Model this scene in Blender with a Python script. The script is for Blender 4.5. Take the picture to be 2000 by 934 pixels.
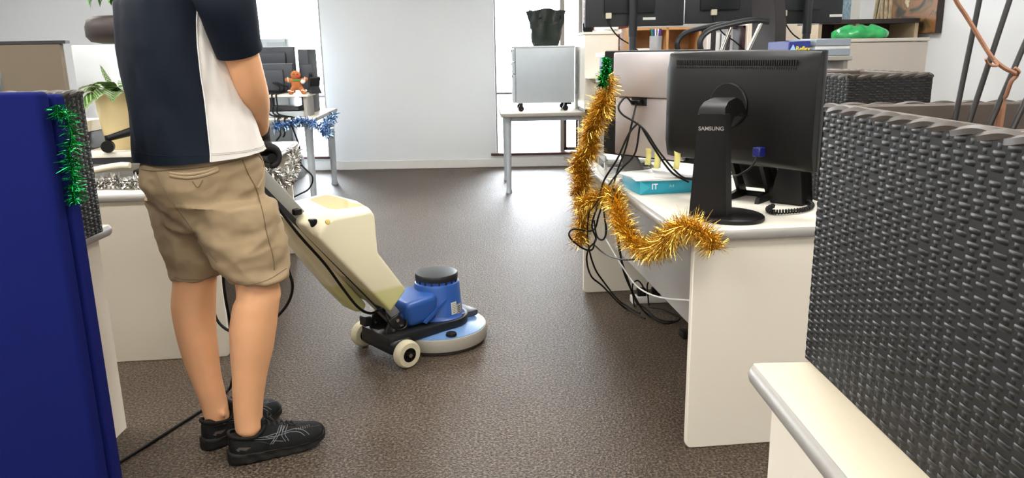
import bpy, bmesh, math, random
import numpy as np
from mathutils import Vector, Matrix
from mathutils.bvhtree import BVHTree
random.seed(7); rng = np.random.default_rng(7)
for o in list(bpy.data.objects): bpy.data.objects.remove(o)
S = bpy.context.scene
COL = S.collection
PI = math.pi

# ---------------------------------------------------------------- camera (fitted from the room's verticals)
F = 1500.0; CX, CY = 1000.0, 467.0
def cam_setup(nv=(1110., 6600.), h=1.25):
    d = np.array([nv[0]-CX, -(nv[1]-CY), -F]); d /= np.linalg.norm(d)
    up = -d
    fw = np.array([0, 0, -1.]); fw = fw-up*fw.dot(up); fw /= np.linalg.norm(fw)
    return np.array([np.cross(fw, up), fw, up]), np.array([0, 0, h])
CR, CC = cam_setup()
cam = bpy.data.objects.new('camera', bpy.data.cameras.new('camera'))
COL.objects.link(cam); S.camera = cam
cam.data.sensor_width = 36; cam.data.lens = 36*F/2000; cam.data.clip_start = .02
mw = Matrix.Identity(4)
for i in range(3):
    for j in range(3): mw[i][j] = CR[i][j]
    mw[i][3] = CC[i]
cam.matrix_world = mw
def ray(x, y): return CR @ np.array([(x-CX)/F, -(y-CY)/F, -1.])
def atZ(x, y, z=0.):
    r = ray(x, y); return CC+(z-CC[2])/r[2]*r
def atY(x, y, Y):
    r = ray(x, y); return CC+Y/r[1]*r

# ---------------------------------------------------------------- light and exposure
S.view_settings.view_transform = 'Standard'; S.view_settings.look = 'None'
S.view_settings.gamma = 1; S.view_settings.use_curve_mapping = False
S.view_settings.exposure = 1.0
W = bpy.data.worlds.new('sky'); S.world = W; W.use_nodes = True
wn = W.node_tree.nodes; wn['Background'].inputs[0].default_value = (.87, .94, 1, 1)
wn['Background'].inputs[1].default_value = 17.0
CEIL_LIGHT = 10.0

# ---------------------------------------------------------------- materials
def lin(c):
    return tuple(((v/255)/12.92 if v/255 <= .04045 else ((v/255+.055)/1.055)**2.4) for v in c)
def M(name, rgb, rough=.5, metal=0., var=0., vscale=15., bump=0., bscale=120., spec=.5, detail=2., sheen=0., trans=0., alpha=1., coat=0.):
    m = bpy.data.materials.new(name); m.use_nodes = True
    nt = m.node_tree; b = nt.nodes['Principled BSDF']
    c = lin(rgb)
    b.inputs['Base Color'].default_value = (*c, 1)
    b.inputs['Roughness'].default_value = rough; b.inputs['Metallic'].default_value = metal
    b.inputs['Specular IOR Level'].default_value = spec
    if sheen: b.inputs['Sheen Weight'].default_value = sheen
    if coat: b.inputs['Coat Weight'].default_value = coat
    if trans: b.inputs['Transmission Weight'].default_value = trans
    if alpha < 1: b.inputs['Alpha'].default_value = alpha
    if var or bump:
        tc = nt.nodes.new('ShaderNodeTexCoord')
    if var:
        n = nt.nodes.new('ShaderNodeTexNoise'); n.inputs['Scale'].default_value = vscale; n.inputs['Detail'].default_value = detail
        nt.links.new(tc.outputs['Object'], n.inputs['Vector'])
        r = nt.nodes.new('ShaderNodeMapRange'); r.inputs[1].default_value = .3; r.inputs[2].default_value = .7
        r.inputs[3].default_value = 1-var; r.inputs[4].default_value = 1+var
        nt.links.new(n.outputs['Fac'], r.inputs[0])
        mx = nt.nodes.new('ShaderNodeVectorMath'); mx.operation = 'SCALE'; mx.inputs[0].default_value = c
        nt.links.new(r.outputs[0], mx.inputs['Scale']); nt.links.new(mx.outputs[0], b.inputs['Base Color'])
    if bump:
        n2 = nt.nodes.new('ShaderNodeTexNoise'); n2.inputs['Scale'].default_value = bscale; n2.inputs['Detail'].default_value = 2
        nt.links.new(tc.outputs['Object'], n2.inputs['Vector'])
        bp = nt.nodes.new('ShaderNodeBump'); bp.inputs['Strength'].default_value = bump; bp.inputs['Distance'].default_value = .004
        nt.links.new(n2.outputs['Fac'], bp.inputs['Height']); nt.links.new(bp.outputs[0], b.inputs['Normal'])
    return m
def emis(name, rgb, s):
    m = bpy.data.materials.new(name); m.use_nodes = True
    b = m.node_tree.nodes['Principled BSDF']; b.inputs['Base Color'].default_value = (*lin(rgb), 1)
    b.inputs['Emission Color'].default_value = (*lin(rgb), 1); b.inputs['Emission Strength'].default_value = s
    return m

# ---------------------------------------------------------------- mesh helpers
class MB:
    """collects geometry; build() links it as ONE mesh object"""
    def __init__(s): s.v = []; s.f = []; s.m = []
    def add(s, vs, fs, mi=0, T=None):
        k = len(s.v)
        if T is not None: vs = [T @ Vector(v) for v in vs]
        s.v.extend([tuple(v) for v in vs]); s.f.extend([tuple(i+k for i in f) for f in fs]); s.m.extend([mi]*len(fs)); return s
    def box(s, x0, x1, y0, y1, z0, z1, mi=0, T=None):
        vs = [(x, y, z) for z in (z0, z1) for y in (y0, y1) for x in (x0, x1)]
        fs = [(0, 2, 3, 1), (4, 5, 7, 6), (0, 1, 5, 4), (2, 6, 7, 3), (0, 4, 6, 2), (1, 3, 7, 5)]
        return s.add(vs, fs, mi, T)
    def rbox(s, x0, x1, y0, y1, z0, z1, r=.005, seg=2, mi=0, T=None, only=None):
        bm = bmesh.new(); bmesh.ops.create_cube(bm, size=1)
        for v in bm.verts: v.co = Vector(((x0+x1)/2+v.co.x*(x1-x0), (y0+y1)/2+v.co.y*(y1-y0), (z0+z1)/2+v.co.z*(z1-z0)))
        ed = [e for e in bm.edges if only is None or only((e.verts[0].co+e.verts[1].co)/2, (e.verts[1].co-e.verts[0].co).normalized())]
        bmesh.ops.bevel(bm, geom=ed, offset=r, segments=seg, affect='EDGES', profile=.5)
        s.bm(bm, mi, T); return s
    def bm(s, bm, mi=0, T=None):
        bm.verts.index_update()
        s.add([v.co.copy() for v in bm.verts], [[v.index for v in f.verts] for f in bm.faces], mi, T); bm.free(); return s
    def loft(s, rings, cap=True, mi=0, T=None, closed=False, flip=False):
        n = len(rings[0]); vs = [p for r in rings for p in r]; fs = []
        R = len(rings)
        for i in range(R-1 if not closed else R):
            a = i*n; b = ((i+1) % R)*n
            for j in range(n):
                q = (a+j, a+(j+1) % n, b+(j+1) % n, b+j)
                fs.append(q[::-1] if flip else q)
        if cap and not closed:
            c0 = tuple(range(n-1, -1, -1)); c1 = tuple((R-1)*n+j for j in range(n))
            fs.append(c0[::-1] if flip else c0); fs.append(c1[::-1] if flip else c1)
        return s.add(vs, fs, mi, T)
    def tube(s, path, r, n=8, mi=0, T=None, cap=True, closed=False, flat=1.):
        P = [Vector(p) for p in path]; K = len(P)
        rr = r if hasattr(r, '__len__') else [r]*K
        tn = []
        for i in range(K):
            a = P[(i-1) % K] if (closed or i > 0) else P[i]; b = P[(i+1) % K] if (closed or i < K-1) else P[i]
            t = b-a; tn.append(t.normalized() if t.length > 1e-9 else Vector((0, 0, 1)))
        u = tn[0].orthogonal().normalized(); rings = []
        for i in range(K):
            u = (u-tn[i]*u.dot(tn[i])).normalized(); w = tn[i].cross(u)
            rings.append([P[i]+(u*math.cos(2*PI*j/n)+w*math.sin(2*PI*j/n)*flat)*rr[i] for j in range(n)])
        return s.loft(rings, cap, mi, T, closed)
    def cyl(s, p0, p1, r0, r1=None, n=20, mi=0, T=None, cap=True):
        return s.tube([p0, p1], [r0, r0 if r1 is None else r1], n, mi, T, cap)
    def lathe(s, prof, n=24, mi=0, T=None, cap=True, sx=1., sy=1.):
        rings = [[Vector((r*sx*math.cos(2*PI*j/n), r*sy*math.sin(2*PI*j/n), z)) for j in range(n)] for r, z in prof]
        return s.loft(rings, cap, mi, T)
    def prism(s, poly, z0, z1, mi=0, T=None, bev=0., seg=2):
        n = len(poly)
        vs = [(x, y, z0) for x, y in poly]+[(x, y, z1) for x, y in poly]
        fs = [tuple(range(n-1, -1, -1)), tuple(range(n, 2*n))]+[(j, (j+1) % n, n+(j+1) % n, n+j) for j in range(n)]
        if not bev: return s.add(vs, fs, mi, T)
        bm = bmesh.new(); bv = [bm.verts.new(v) for v in vs]
        for f in fs: bm.faces.new([bv[i] for i in f])
        bmesh.ops.recalc_face_normals(bm, faces=bm.faces)
        bmesh.ops.bevel(bm, geom=list(bm.edges), offset=bev, segments=seg, affect='EDGES', profile=.5)
        return s.bm(bm, mi, T)
    def sphere(s, c, r, nu=16, nv=10, mi=0, T=None):
        if not hasattr(r, '__len__'): r = (r, r, r)
        rings = []
        for i in range(nv+1):
            a = -PI/2+PI*i/nv; ca = max(math.cos(a), .02)
            rings.append([Vector((c[0]+r[0]*ca*math.cos(2*PI*j/nu), c[1]+r[1]*ca*math.sin(2*PI*j/nu), c[2]+r[2]*math.sin(a))) for j in range(nu)])
        return s.loft(rings, True, mi, T)
    def build(s, name, mat, parent=None, smooth=True, ang=40, fix=False):
        me = bpy.data.meshes.new(name); me.from_pydata(s.v, [], s.f)
        for m in (mat if isinstance(mat, (list, tuple)) else [mat]): me.materials.append(m)
        if any(s.m): me.polygons.foreach_set('material_index', s.m)
        if fix:
            bm = bmesh.new(); bm.from_mesh(me); bmesh.ops.recalc_face_normals(bm, faces=bm.faces); bm.to_mesh(me); bm.free()
        if smooth:
            me.shade_smooth()
            try: me.set_sharp_from_angle(angle=math.radians(ang))
            except Exception: pass
        o = bpy.data.objects.new(name, me); COL.objects.link(o)
        if parent is not None: o.parent = parent
        return o
def tag(o, label=None, cat=None, group=None, kind=None):
    if label: o['label'] = label
    if cat: o['category'] = cat
    if group: o['group'] = group
    if kind: o['kind'] = kind
    return o
def empty(name, loc, rz=0., label=None, cat=None, group=None):
    o = bpy.data.objects.new(name, None); COL.objects.link(o)
    o.location = loc; o.rotation_euler = (0, 0, math.radians(rz)); o.empty_display_size = .05
    return tag(o, label, cat, group)
def copy_tree(o, parent=None):
    c = o.copy(); COL.objects.link(c); c.parent = parent
    for ch in [x for x in o.children]: copy_tree(ch, c)
    return c
def spline(pts, n=8, closed=False):
    P = [np.array(p, float) for p in pts]; K = len(P); out = []
    rg = range(K) if closed else range(K-1)
    for i in rg:
        p0 = P[(i-1) % K] if (closed or i > 0) else 2*P[0]-P[1]
        p1 = P[i]; p2 = P[(i+1) % K]
        p3 = P[(i+2) % K] if (closed or i+2 < K) else 2*P[-1]-P[-2]
        for k in range(n):
            t = k/n
            out.append(.5*((2*p1)+(-p0+p2)*t+(2*p0-5*p1+4*p2-p3)*t*t+(-p0+3*p1-3*p2+p3)*t**3))
    if not closed: out.append(P[-1])
    return out
def Tm(loc=(0, 0, 0), rx=0, ry=0, rz=0):
    return Matrix.Translation(loc) @ Matrix.Rotation(math.radians(rz), 4, 'Z') @ Matrix.Rotation(math.radians(ry), 4, 'Y') @ Matrix.Rotation(math.radians(rx), 4, 'X')
def text_obj(name, body, size, mat, parent, T, extrude=.0006, bold=False, sx=1.):
    cu = bpy.data.curves.new(name, 'FONT'); cu.body = body; cu.size = size; cu.extrude = extrude; cu.align_x = 'CENTER'; cu.align_y = 'CENTER'
    if bold: cu.offset = size*.018
    t = bpy.data.objects.new('tmp_text', cu); COL.objects.link(t)
    dg = bpy.context.evaluated_depsgraph_get()
    me = bpy.data.meshes.new_from_object(t.evaluated_get(dg)); bpy.data.objects.remove(t); bpy.data.curves.remove(cu)
    me.name = name; me.transform(T @ Matrix.Scale(sx, 4, (1, 0, 0))); me.materials.clear(); me.materials.append(mat)
    o = bpy.data.objects.new(name, me); COL.objects.link(o); o.parent = parent
    return o
def remesh(mb, voxel, smooth_it=6, fac=.5):
    """join overlapping closed shapes into one continuous skin"""
    o = mb.build('tmp_skin', M_tmp, None, False)
    md = o.modifiers.new('r', 'REMESH'); md.mode = 'VOXEL'; md.voxel_size = voxel
    if smooth_it:
        sm = o.modifiers.new('s', 'SMOOTH'); sm.iterations = smooth_it; sm.factor = fac
    dg = bpy.context.evaluated_depsgraph_get()
    me = bpy.data.meshes.new_from_object(o.evaluated_get(dg)); old = o.data
    bpy.data.objects.remove(o); bpy.data.meshes.remove(old)
    me.materials.clear()
    return me
def obj_from(me, name, mats, parent):
    for m in (mats if isinstance(mats, (list, tuple)) else [mats]): me.materials.append(m)
    me.shade_smooth(); me.name = name
    o = bpy.data.objects.new(name, me); COL.objects.link(o); o.parent = parent
    return o
M_tmp = bpy.data.materials.new('tmp')

# palette
white_lam = M('white_laminate', (232, 226, 212), .45, var=.015, vscale=3)
grey_edge = M('grey_edge_band', (150, 146, 140), .4, var=.03)
cream_top = M('cream_top_laminate', (214, 203, 178), .45, var=.015, vscale=3)
panel_lam = M('cream_laminate', (228, 220, 204), .5, var=.015, vscale=2)
grey_lam = M('grey_laminate', (150, 145, 138), .5, var=.02)
wall_paint = M('wall_paint', (226, 228, 230), .75, var=.012, vscale=1.2, bump=.05, bscale=300)
black_pl = M('black_plastic', (12, 11, 11), .45, var=.06, vscale=30, bump=.06, bscale=900, spec=.3)
black_gl = M('black_satin_plastic', (11, 11, 12), .25)
dark_pl = M('dark_grey_plastic', (36, 37, 39), .45, var=.04)
dark_blue_pl = M('dark_slate_plastic', (48, 52, 60), .45)
cable_mat = M('cable_rubber', (8, 8, 9), .45, spec=.3)
white_pl = M('white_plastic', (225, 224, 218), .4)
silver_mt = M('brushed_silver', (196, 188, 188), .38, metal=.55, var=.04, vscale=8)
steel_mt = M('grey_metal_paint', (176, 184, 190), .42, metal=.25, var=.02)
chrome = M('chrome', (210, 205, 195), .15, metal=1.)
paper = M('white_paper', (236, 235, 232), .7)
tan_board = M('tan_fabric', (110, 99, 84), .85, var=.05, vscale=250, bump=.1, bscale=500)
wood = M('light_wood', (190, 142, 92), .5, var=.12, vscale=14)
brick_m = M('red_brick', (140, 72, 58), .8, var=.15, vscale=30, bump=.3)
mortar_m = M('mortar', (150, 135, 125), .9, var=.1)
soil = M('soil', (48, 38, 30), .95, var=.3, vscale=60, bump=.8)
blue_fab = M('blue_fabric', (16, 25, 92), .9, var=.07, vscale=400, bump=.25, bscale=700, spec=.15)
wick_m = M('wicker_strand', (13, 12, 11), .5, var=.16, vscale=60)
wick_d = M('wicker_backing', (18, 16, 15), .7)
pot_in = M('brown_plastic_liner', (88, 78, 70), .5, var=.04)
# ================================================================ THE SETTING
def carpet_mat():
    m = bpy.data.materials.new('carpet_loop'); m.use_nodes = True; nt = m.node_tree; b = nt.nodes['Principled BSDF']
    tc = nt.nodes.new('ShaderNodeTexCoord')
    n1 = nt.nodes.new('ShaderNodeTexNoise'); n1.inputs['Scale'].default_value = 110; n1.inputs['Detail'].default_value = 3; n1.inputs['Roughness'].default_value = .7
    n2 = nt.nodes.new('ShaderNodeTexNoise'); n2.inputs['Scale'].default_value = 1.6; n2.inputs['Detail'].default_value = 3
    n3 = nt.nodes.new('ShaderNodeTexVoronoi'); n3.inputs['Scale'].default_value = 170
    for n in (n1, n2, n3): nt.links.new(tc.outputs['Object'], n.inputs['Vector'])
    r = nt.nodes.new('ShaderNodeValToRGB'); e = r.color_ramp.elements
    e[0].position = .37; e[0].color = (*lin((36, 29, 24)), 1); e[1].position = .64; e[1].color = (*lin((122, 107, 91)), 1)
    k = r.color_ramp.elements.new(.5); k.color = (*lin((73, 62, 52)), 1)
    nt.links.new(n1.outputs['Fac'], r.inputs[0])
    mr = nt.nodes.new('ShaderNodeMapRange'); mr.inputs[1].default_value = .3; mr.inputs[2].default_value = .7; mr.inputs[3].default_value = .9; mr.inputs[4].default_value = 1.1
    nt.links.new(n2.outputs['Fac'], mr.inputs[0])
    # the freshly cleaned, still damp ring in front of the brush
    ln = nt.nodes.new('ShaderNodeVectorMath'); ln.operation = 'DISTANCE'; ln.inputs[1].default_value = (-.20, 3.28, 0)
    nt.links.new(tc.outputs['Object'], ln.inputs[0])
    nz = nt.nodes.new('ShaderNodeMath'); nz.operation = 'MULTIPLY_ADD'; nz.inputs[1].default_value = .10; nt.links.new(n2.outputs['Fac'], nz.inputs[0]); nt.links.new(ln.outputs['Value'], nz.inputs[2])
    m2 = nt.nodes.new('ShaderNodeMapRange'); m2.inputs[1].default_value = .30; m2.inputs[2].default_value = .345; m2.inputs[3].default_value = 1.16; m2.inputs[4].default_value = 1.0
    nt.links.new(nz.outputs[0], m2.inputs[0])
    mm = nt.nodes.new('ShaderNodeMath'); mm.operation = 'MULTIPLY'; nt.links.new(mr.outputs[0], mm.inputs[0]); nt.links.new(m2.outputs[0], mm.inputs[1])
    sc = nt.nodes.new('ShaderNodeVectorMath'); sc.operation = 'SCALE'
    nt.links.new(r.outputs[0], sc.inputs[0]); nt.links.new(mm.outputs[0], sc.inputs['Scale']); nt.links.new(sc.outputs[0], b.inputs['Base Color'])
    bp = nt.nodes.new('ShaderNodeBump'); bp.inputs['Strength'].default_value = .55; bp.inputs['Distance'].default_value = .004
    nt.links.new(n3.outputs['Distance'], bp.inputs['Height']); nt.links.new(bp.outputs[0], b.inputs['Normal'])
    b.inputs['Roughness'].default_value = .48; b.inputs['Specular IOR Level'].default_value = .26
    return m
XL, XR, YB, YF, H = -5.6, 2.95, 8.5, -3.2, 2.7
def struct(name, mb, mat, smooth=False):
    o = mb.build(name, mat, None, smooth); o['kind'] = 'structure'; return o
struct('floor', MB().box(XL, XR, YF, YB+.25, -.1, 0), carpet_mat())
struct('ceiling', MB().box(XL, XR, YF, YB+.25, H, H+.1), M('ceiling_tile', (232, 231, 228), .85))
struct('wall_left', MB().box(XL-.15, XL, YF, YB+.25, 0, H), wall_paint)
struct('wall_right', MB().box(XR, XR+.15, YF, YB+.25, 0, H), wall_paint)
struct('wall_front', MB().box(XL, XR, YF-.15, YF, 0, H), wall_paint)
W1 = (-3.95, -2.0); W2 = (-.155, 0.80); SZ, LZ = .135, 2.35
b = MB(); yb = YB; yt = YB+.25
for x0, x1 in ((XL, W1[0]), (W1[1], W2[0]), (W2[1], XR)): b.box(x0, x1, yb, yt, 0, H)
for w in (W1, W2):
    b.box(w[0], w[1], yb, yt, 0, SZ); b.box(w[0], w[1], yb, yt, LZ, H)
struct('wall_back', b, wall_paint)
b = MB()
b.rbox(XL, XR, YB-.014, YB, 0, .095, .004, 1)
struct('baseboard_back', b, M('baseboard_paint', (222, 219, 214), .5))
frame_m = M('brown_window_frame', (66, 52, 48), .5); sill_m = M('red_brown_sill', (84, 48, 42), .5)
glass_m = bpy.data.materials.new('window_glass'); glass_m.use_nodes = True
_n = glass_m.node_tree; _n.nodes.remove(_n.nodes['Principled BSDF'])
_t = _n.nodes.new('ShaderNodeBsdfTransparent'); _g = _n.nodes.new('ShaderNodeBsdfGlossy'); _g.inputs['Roughness'].default_value = .02
_f = _n.nodes.new('ShaderNodeFresnel'); _f.inputs[0].default_value = 1.45; _m = _n.nodes.new('ShaderNodeMixShader')
_n.links.new(_f.outputs[0], _m.inputs[0]); _n.links.new(_t.outputs[0], _m.inputs[1]); _n.links.new(_g.outputs[0], _m.inputs[2])
_n.links.new(_m.outputs[0], _n.nodes['Material Output'].inputs[0])
pale_frame = M('glare_washed_frame', (150, 142, 134), .5)  # frame colour paled: the window's glare is put into it
def window(n, w, mull):
    r = empty('window_%d' % n, ((w[0]+w[1])/2, YB+.1, SZ)); r['kind'] = 'structure'
    x0, x1 = w[0]-(w[0]+w[1])/2, w[1]-(w[0]+w[1])/2; hz = LZ-SZ; tz = .80-SZ
    fr = MB()
    fr.box(x0, x0+.018, 0, .05, 0, hz); fr.box(x1-.04, x1, 0, .05, 0, hz); fr.box(x0, x1, 0, .05, hz-.04, hz); fr.box(x0, x1, 0, .05, 0, .02)
    fr.build('window_frame', pale_frame, r, False)
    for mx, mw_ in mull:
        m_ = mx-(w[0]+w[1])/2
        MB().box(m_-mw_/2, m_+mw_/2, .0, .05, .02, hz-.04).build('mullion', pale_frame, r, False)
    xs = [x0+.018]+[m_-(w[0]+w[1])/2 for m_, _ in mull]+[x1-.04]
    tr = MB().box(x0+.018, x1-.04, .005, .045, tz-.012, tz+.012); tr.build('transom', M('grey_transom', (120, 122, 130), .5), r, False)
    for a, c in zip(xs[:-1], xs[1:]):
        MB().box(a, c, .022, .028, .02, tz-.012).build('pane', glass_m, r, False)
        MB().box(a, c, .022, .028, tz+.012, hz-.04).build('pane', glass_m, r, False)
    MB().rbox(x0-.06, x1+.03, -.135, -.0, -.004, .022, .006, 2).build('window_sill', sill_m, r)
    return r
window(1, W1, [(-2.95, .05)])
window(2, W2, [(.585, .05)])
# small dark opening sash low in the right hand window
sash = MB(); sx0, sx1, sz0, sz1 = .60, .755, .165, .70
for q in ((sx0, sx0+.03, sz0, sz1), (sx1-.025, sx1, sz0, sz1), (sx0, sx1, sz0, sz0+.035), (sx0, sx1, sz1-.03, sz1)): sash.box(q[0], q[1], YB+.07, YB+.10, q[2], q[3])
so = sash.build('trim_1', frame_m, None, False); so['kind'] = 'structure'
# brick pier beside the window, courses built one by one
pier = empty('wall_pier', (0.80, YB-.10, 0)); pier['kind'] = 'structure'
MB().box(0.0, .46, 0.004, .10, 0, H).build('mortar', mortar_m, pier, False)
bk = MB().rbox(0, .225, -.004, .05, 0, .066, .004, 1).build('brick', brick_m, pier)
bk2 = MB().rbox(0, .11, -.004, .05, 0, .066, .004, 1).build('brick', brick_m, pier)
n_ = 0
for k in range(35):
    z = .004+k*.076
    if z > H-.08: break
    lay = [(0, 0), (.235, 0)] if k % 2 == 0 else [(0, 1), (.12, 0), (.355, 1)]
    for x, half in lay:
        if k == 0 and not half and x == 0: c = bk
        elif k == 1 and half and x == 0: c = bk2
        else:
            c = (bk2 if half else bk).copy(); COL.objects.link(c)
        c.location = (x, random.uniform(-.002, .002), z); n_ += 1
# ground outside, seen blown out through the panes
struct('ground_outside', MB().box(-30, 30, YB+.25, 40, -.25, -.12), M('pale_paving', (200, 198, 192), .9))
# ceiling lights of the office (above the frame)
diff = emis('light_diffuser', (255, 252, 247), CEIL_LIGHT)
cl = empty('ceiling_light', (0, 0, H), 0, 'recessed fluorescent ceiling light panel', 'ceiling light', 'ceiling light panels')
MB().box(-.6, .6, -.3, .3, -.012, .0).build('diffuser', diff, cl, False)
fr = MB()
for q in ((-.63, -.6, -.33, .33), (.6, .63, -.33, .33), (-.6, .6, -.33, -.3), (-.6, .6, .3, .33)): fr.box(*q, -.02, 0)
fr.build('frame', white_pl, cl, False)
first = True
for x in (-3.9, -1.6, .9):
    for y in (-1.6, .6, 2.8, 5.2):
        o = cl if first else copy_tree(cl); first = False; o.location = (x, y, H)
# ================================================================ FURNITURE
def desk(name, loc, rz, label, w, d, mirror=1, modesty_in=.0):
    """w: depth away from the aisle edge (local x, times mirror), d: length (local y). aisle edge at x=0, near end at y=0"""
    r = empty(name, loc, rz, label, 'desk', None)
    s = mirror; X = lambda a, c: (min(a*s, c*s), max(a*s, c*s))
    x0, x1 = X(.012, w)
    top = MB().rbox(x0, x1, .012, d, .69, .72, .003, 1).build('desktop', white_lam, r)
    # rounded grey edging along near end and aisle edge
    prof = [(0.012, .72), (.006, .7185), (.001, .714), (0, .705), (.001, .696), (.006, .690), (.02, .687), (.02, .7185)]
    def strip(axis):
        mb = MB(); rings = []
        rr = .03
        pts = []
        # path: along aisle edge (x=0) from far to near, round the corner, along near end (y=0)
        pts.append((0, d, 0)); pts.append((0, rr, 0))
        for k in range(1, 6):
            a = k/6*PI/2; pts.append((rr-rr*math.cos(a), rr-rr*math.sin(a), a))
        pts.append((rr, 0, PI/2)); pts.append((w, 0, PI/2))
        for x, y, a in pts:
            rings.append([Vector(((x+p*math.cos(a))*s, y+p*math.sin(a), z)) for p, z in prof])
        return mb.loft(rings, True, flip=(s > 0))
    strip(0).build('edge_band', grey_edge, top, True, 50, True)
    x0, x1 = X(.05, w-.02)
    def endpanel(y):
        b = MB(); poly = []
        for (px_, pz), (sx_, sz_) in (((x0, 0), (1, 1)), ((x1, 0), (-1, 1)), ((x1, .69), (-1, -1)), ((x0, .69), (1, -1))):
            rr = .018
            if sz_ < 0: poly.append((px_, pz)); continue
            for k in range(5):
                a = k/4*PI/2
                if sx_ > 0: poly.append((px_+rr*(1-math.sin(a)), pz+rr*(1-math.cos(a))) if False else (px_+rr-rr*math.cos(a), pz+rr-rr*math.sin(a)))
                else: poly.append((px_-rr+rr*math.sin(a), pz+rr-rr*math.cos(a)))
        T = Matrix(((1, 0, 0, 0), (0, 0, 1, y), (0, 1, 0, 0), (0, 0, 0, 1)))
        b.prism(poly, 0, .025, 0, T, .0025, 1)
        return b.build('end_panel', panel_lam, r, True, 40, True)
    endpanel(.03); endpanel(d-.055)
    x0, x1 = X(.16+modesty_in, .178+modesty_in)
    MB().box(x0, x1, .055, d-.055, .30, .69).build('modesty_panel', grey_lam, r, False)
    return r
desk('office_desk', (.50, 2.20, 0), 6, 'white office desk carrying the big black monitor and gold tinsel', .80, 1.74, 1)
desk('office_desk', (-1.165, 3.06, 0), 5.6, 'white office desk behind the man with silver tinsel on its edge', .95, 1.83, -1)

def cabinet(loc, rz, size, over, label):
    """low cabinet with an overhanging round-nosed top; loc is the floor point of the body's near left corner"""
    r = empty('storage_cabinet', loc, rz, label, 'cabinet')
    w, d, h = size
    MB().rbox(0, w, 0, d, 0, h-.033, .003, 1).build('body', panel_lam, r)
    t = MB().rbox(-over, w+over, -over, d+over, h-.03, h, .004, 2).build('top', cream_top, r)
    e = MB()
    prof = [(0, -.0015), (.006, -.003), (.011, -.009), (.012, -.0165), (.010, -.026), (.004, -.033), (-.004, -.034), (-.004, -.002)]
    rr = .022; cs = []
    for cx_, cy_, a0 in ((-over+rr, -over+rr, PI), (w+over-rr, -over+rr, 1.5*PI), (w+over-rr, d+over-rr, 0), (-over+rr, d+over-rr, .5*PI)):
        for k in range(6):
            a = a0+k/5*PI/2; cs.append((cx_, cy_, a))
    rings = [[Vector((x+(rr+p)*math.cos(a), y+(rr+p)*math.sin(a), h+z)) for p, z in prof] for x, y, a in cs]
    e.loft(rings, False, closed=True); e.build('edge_band', grey_edge, t, True, 50, True)
    return r
cabinet((.455, .36, 0), 1, (.62, .85, .72), .028, 'cream low cabinet under the large woven planter with bare canes')
cabinet((-2.14, 1.982, 0), 0, (.79, .463, .72), .028, 'white low cabinet behind the blue screen under the woven planter')

# ---------------------------------------------------------------- woven planters
def weave(mb, o, ex, ey, nrm, w, h, p, seed=0, q_=.0082):
    """plain weave of rounded strands on one face"""
    rs = random.Random(seed)
    nx = max(1, int(round(w/p))); ny = max(1, int(round(h/q_))); px_ = w/nx; py_ = h/ny
    o = np.array(o); ex = np.array(ex); ey = np.array(ey); nrm = np.array(nrm)
    coltone = [rs.choice((0, 0, 0, 1)) for _ in range(nx)]
    hs = .0036
    A = (-.5, -.28, .28, .5)
    for i in range(nx):
        for j in range(ny):
            cx_ = (i+.5)*px_; cy_ = (j+.5)*py_; jz = rs.uniform(-.0006, .0006)
            vs = []
            over_h = (i+j) % 2 == 0
            for b_ in A:
                for a_ in A:
                    if over_h: x = a_*1.10*px_; y = b_*.84*py_; z = hs*(1-(abs(a_)*2)**1.8*1.35)-(abs(b_) > .4)*hs*.30
                    else: x = a_*.50*px_; y = b_*1.35*py_; z = hs*(.35-(abs(b_)*2)**2.2*.9)-(abs(a_) > .4)*hs*.4
                    q = o+ex*(cx_+x)+ey*max(.0015, cy_+y)+nrm*(z+jz); vs.append(tuple(q))
            fs = [(r_*4+c_, r_*4+c_+1, r_*4+c_+5, r_*4+c_+4) for r_ in range(3) for c_ in range(3)]
            mb.add(vs, fs, 1 if over_h and coltone[i] == 0 else 0)
wick_m2 = M('wicker_strand_lit', (23, 21, 20), .42, var=.2, vscale=80)  # lighter over-strands: the light they catch is put into their colour
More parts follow.
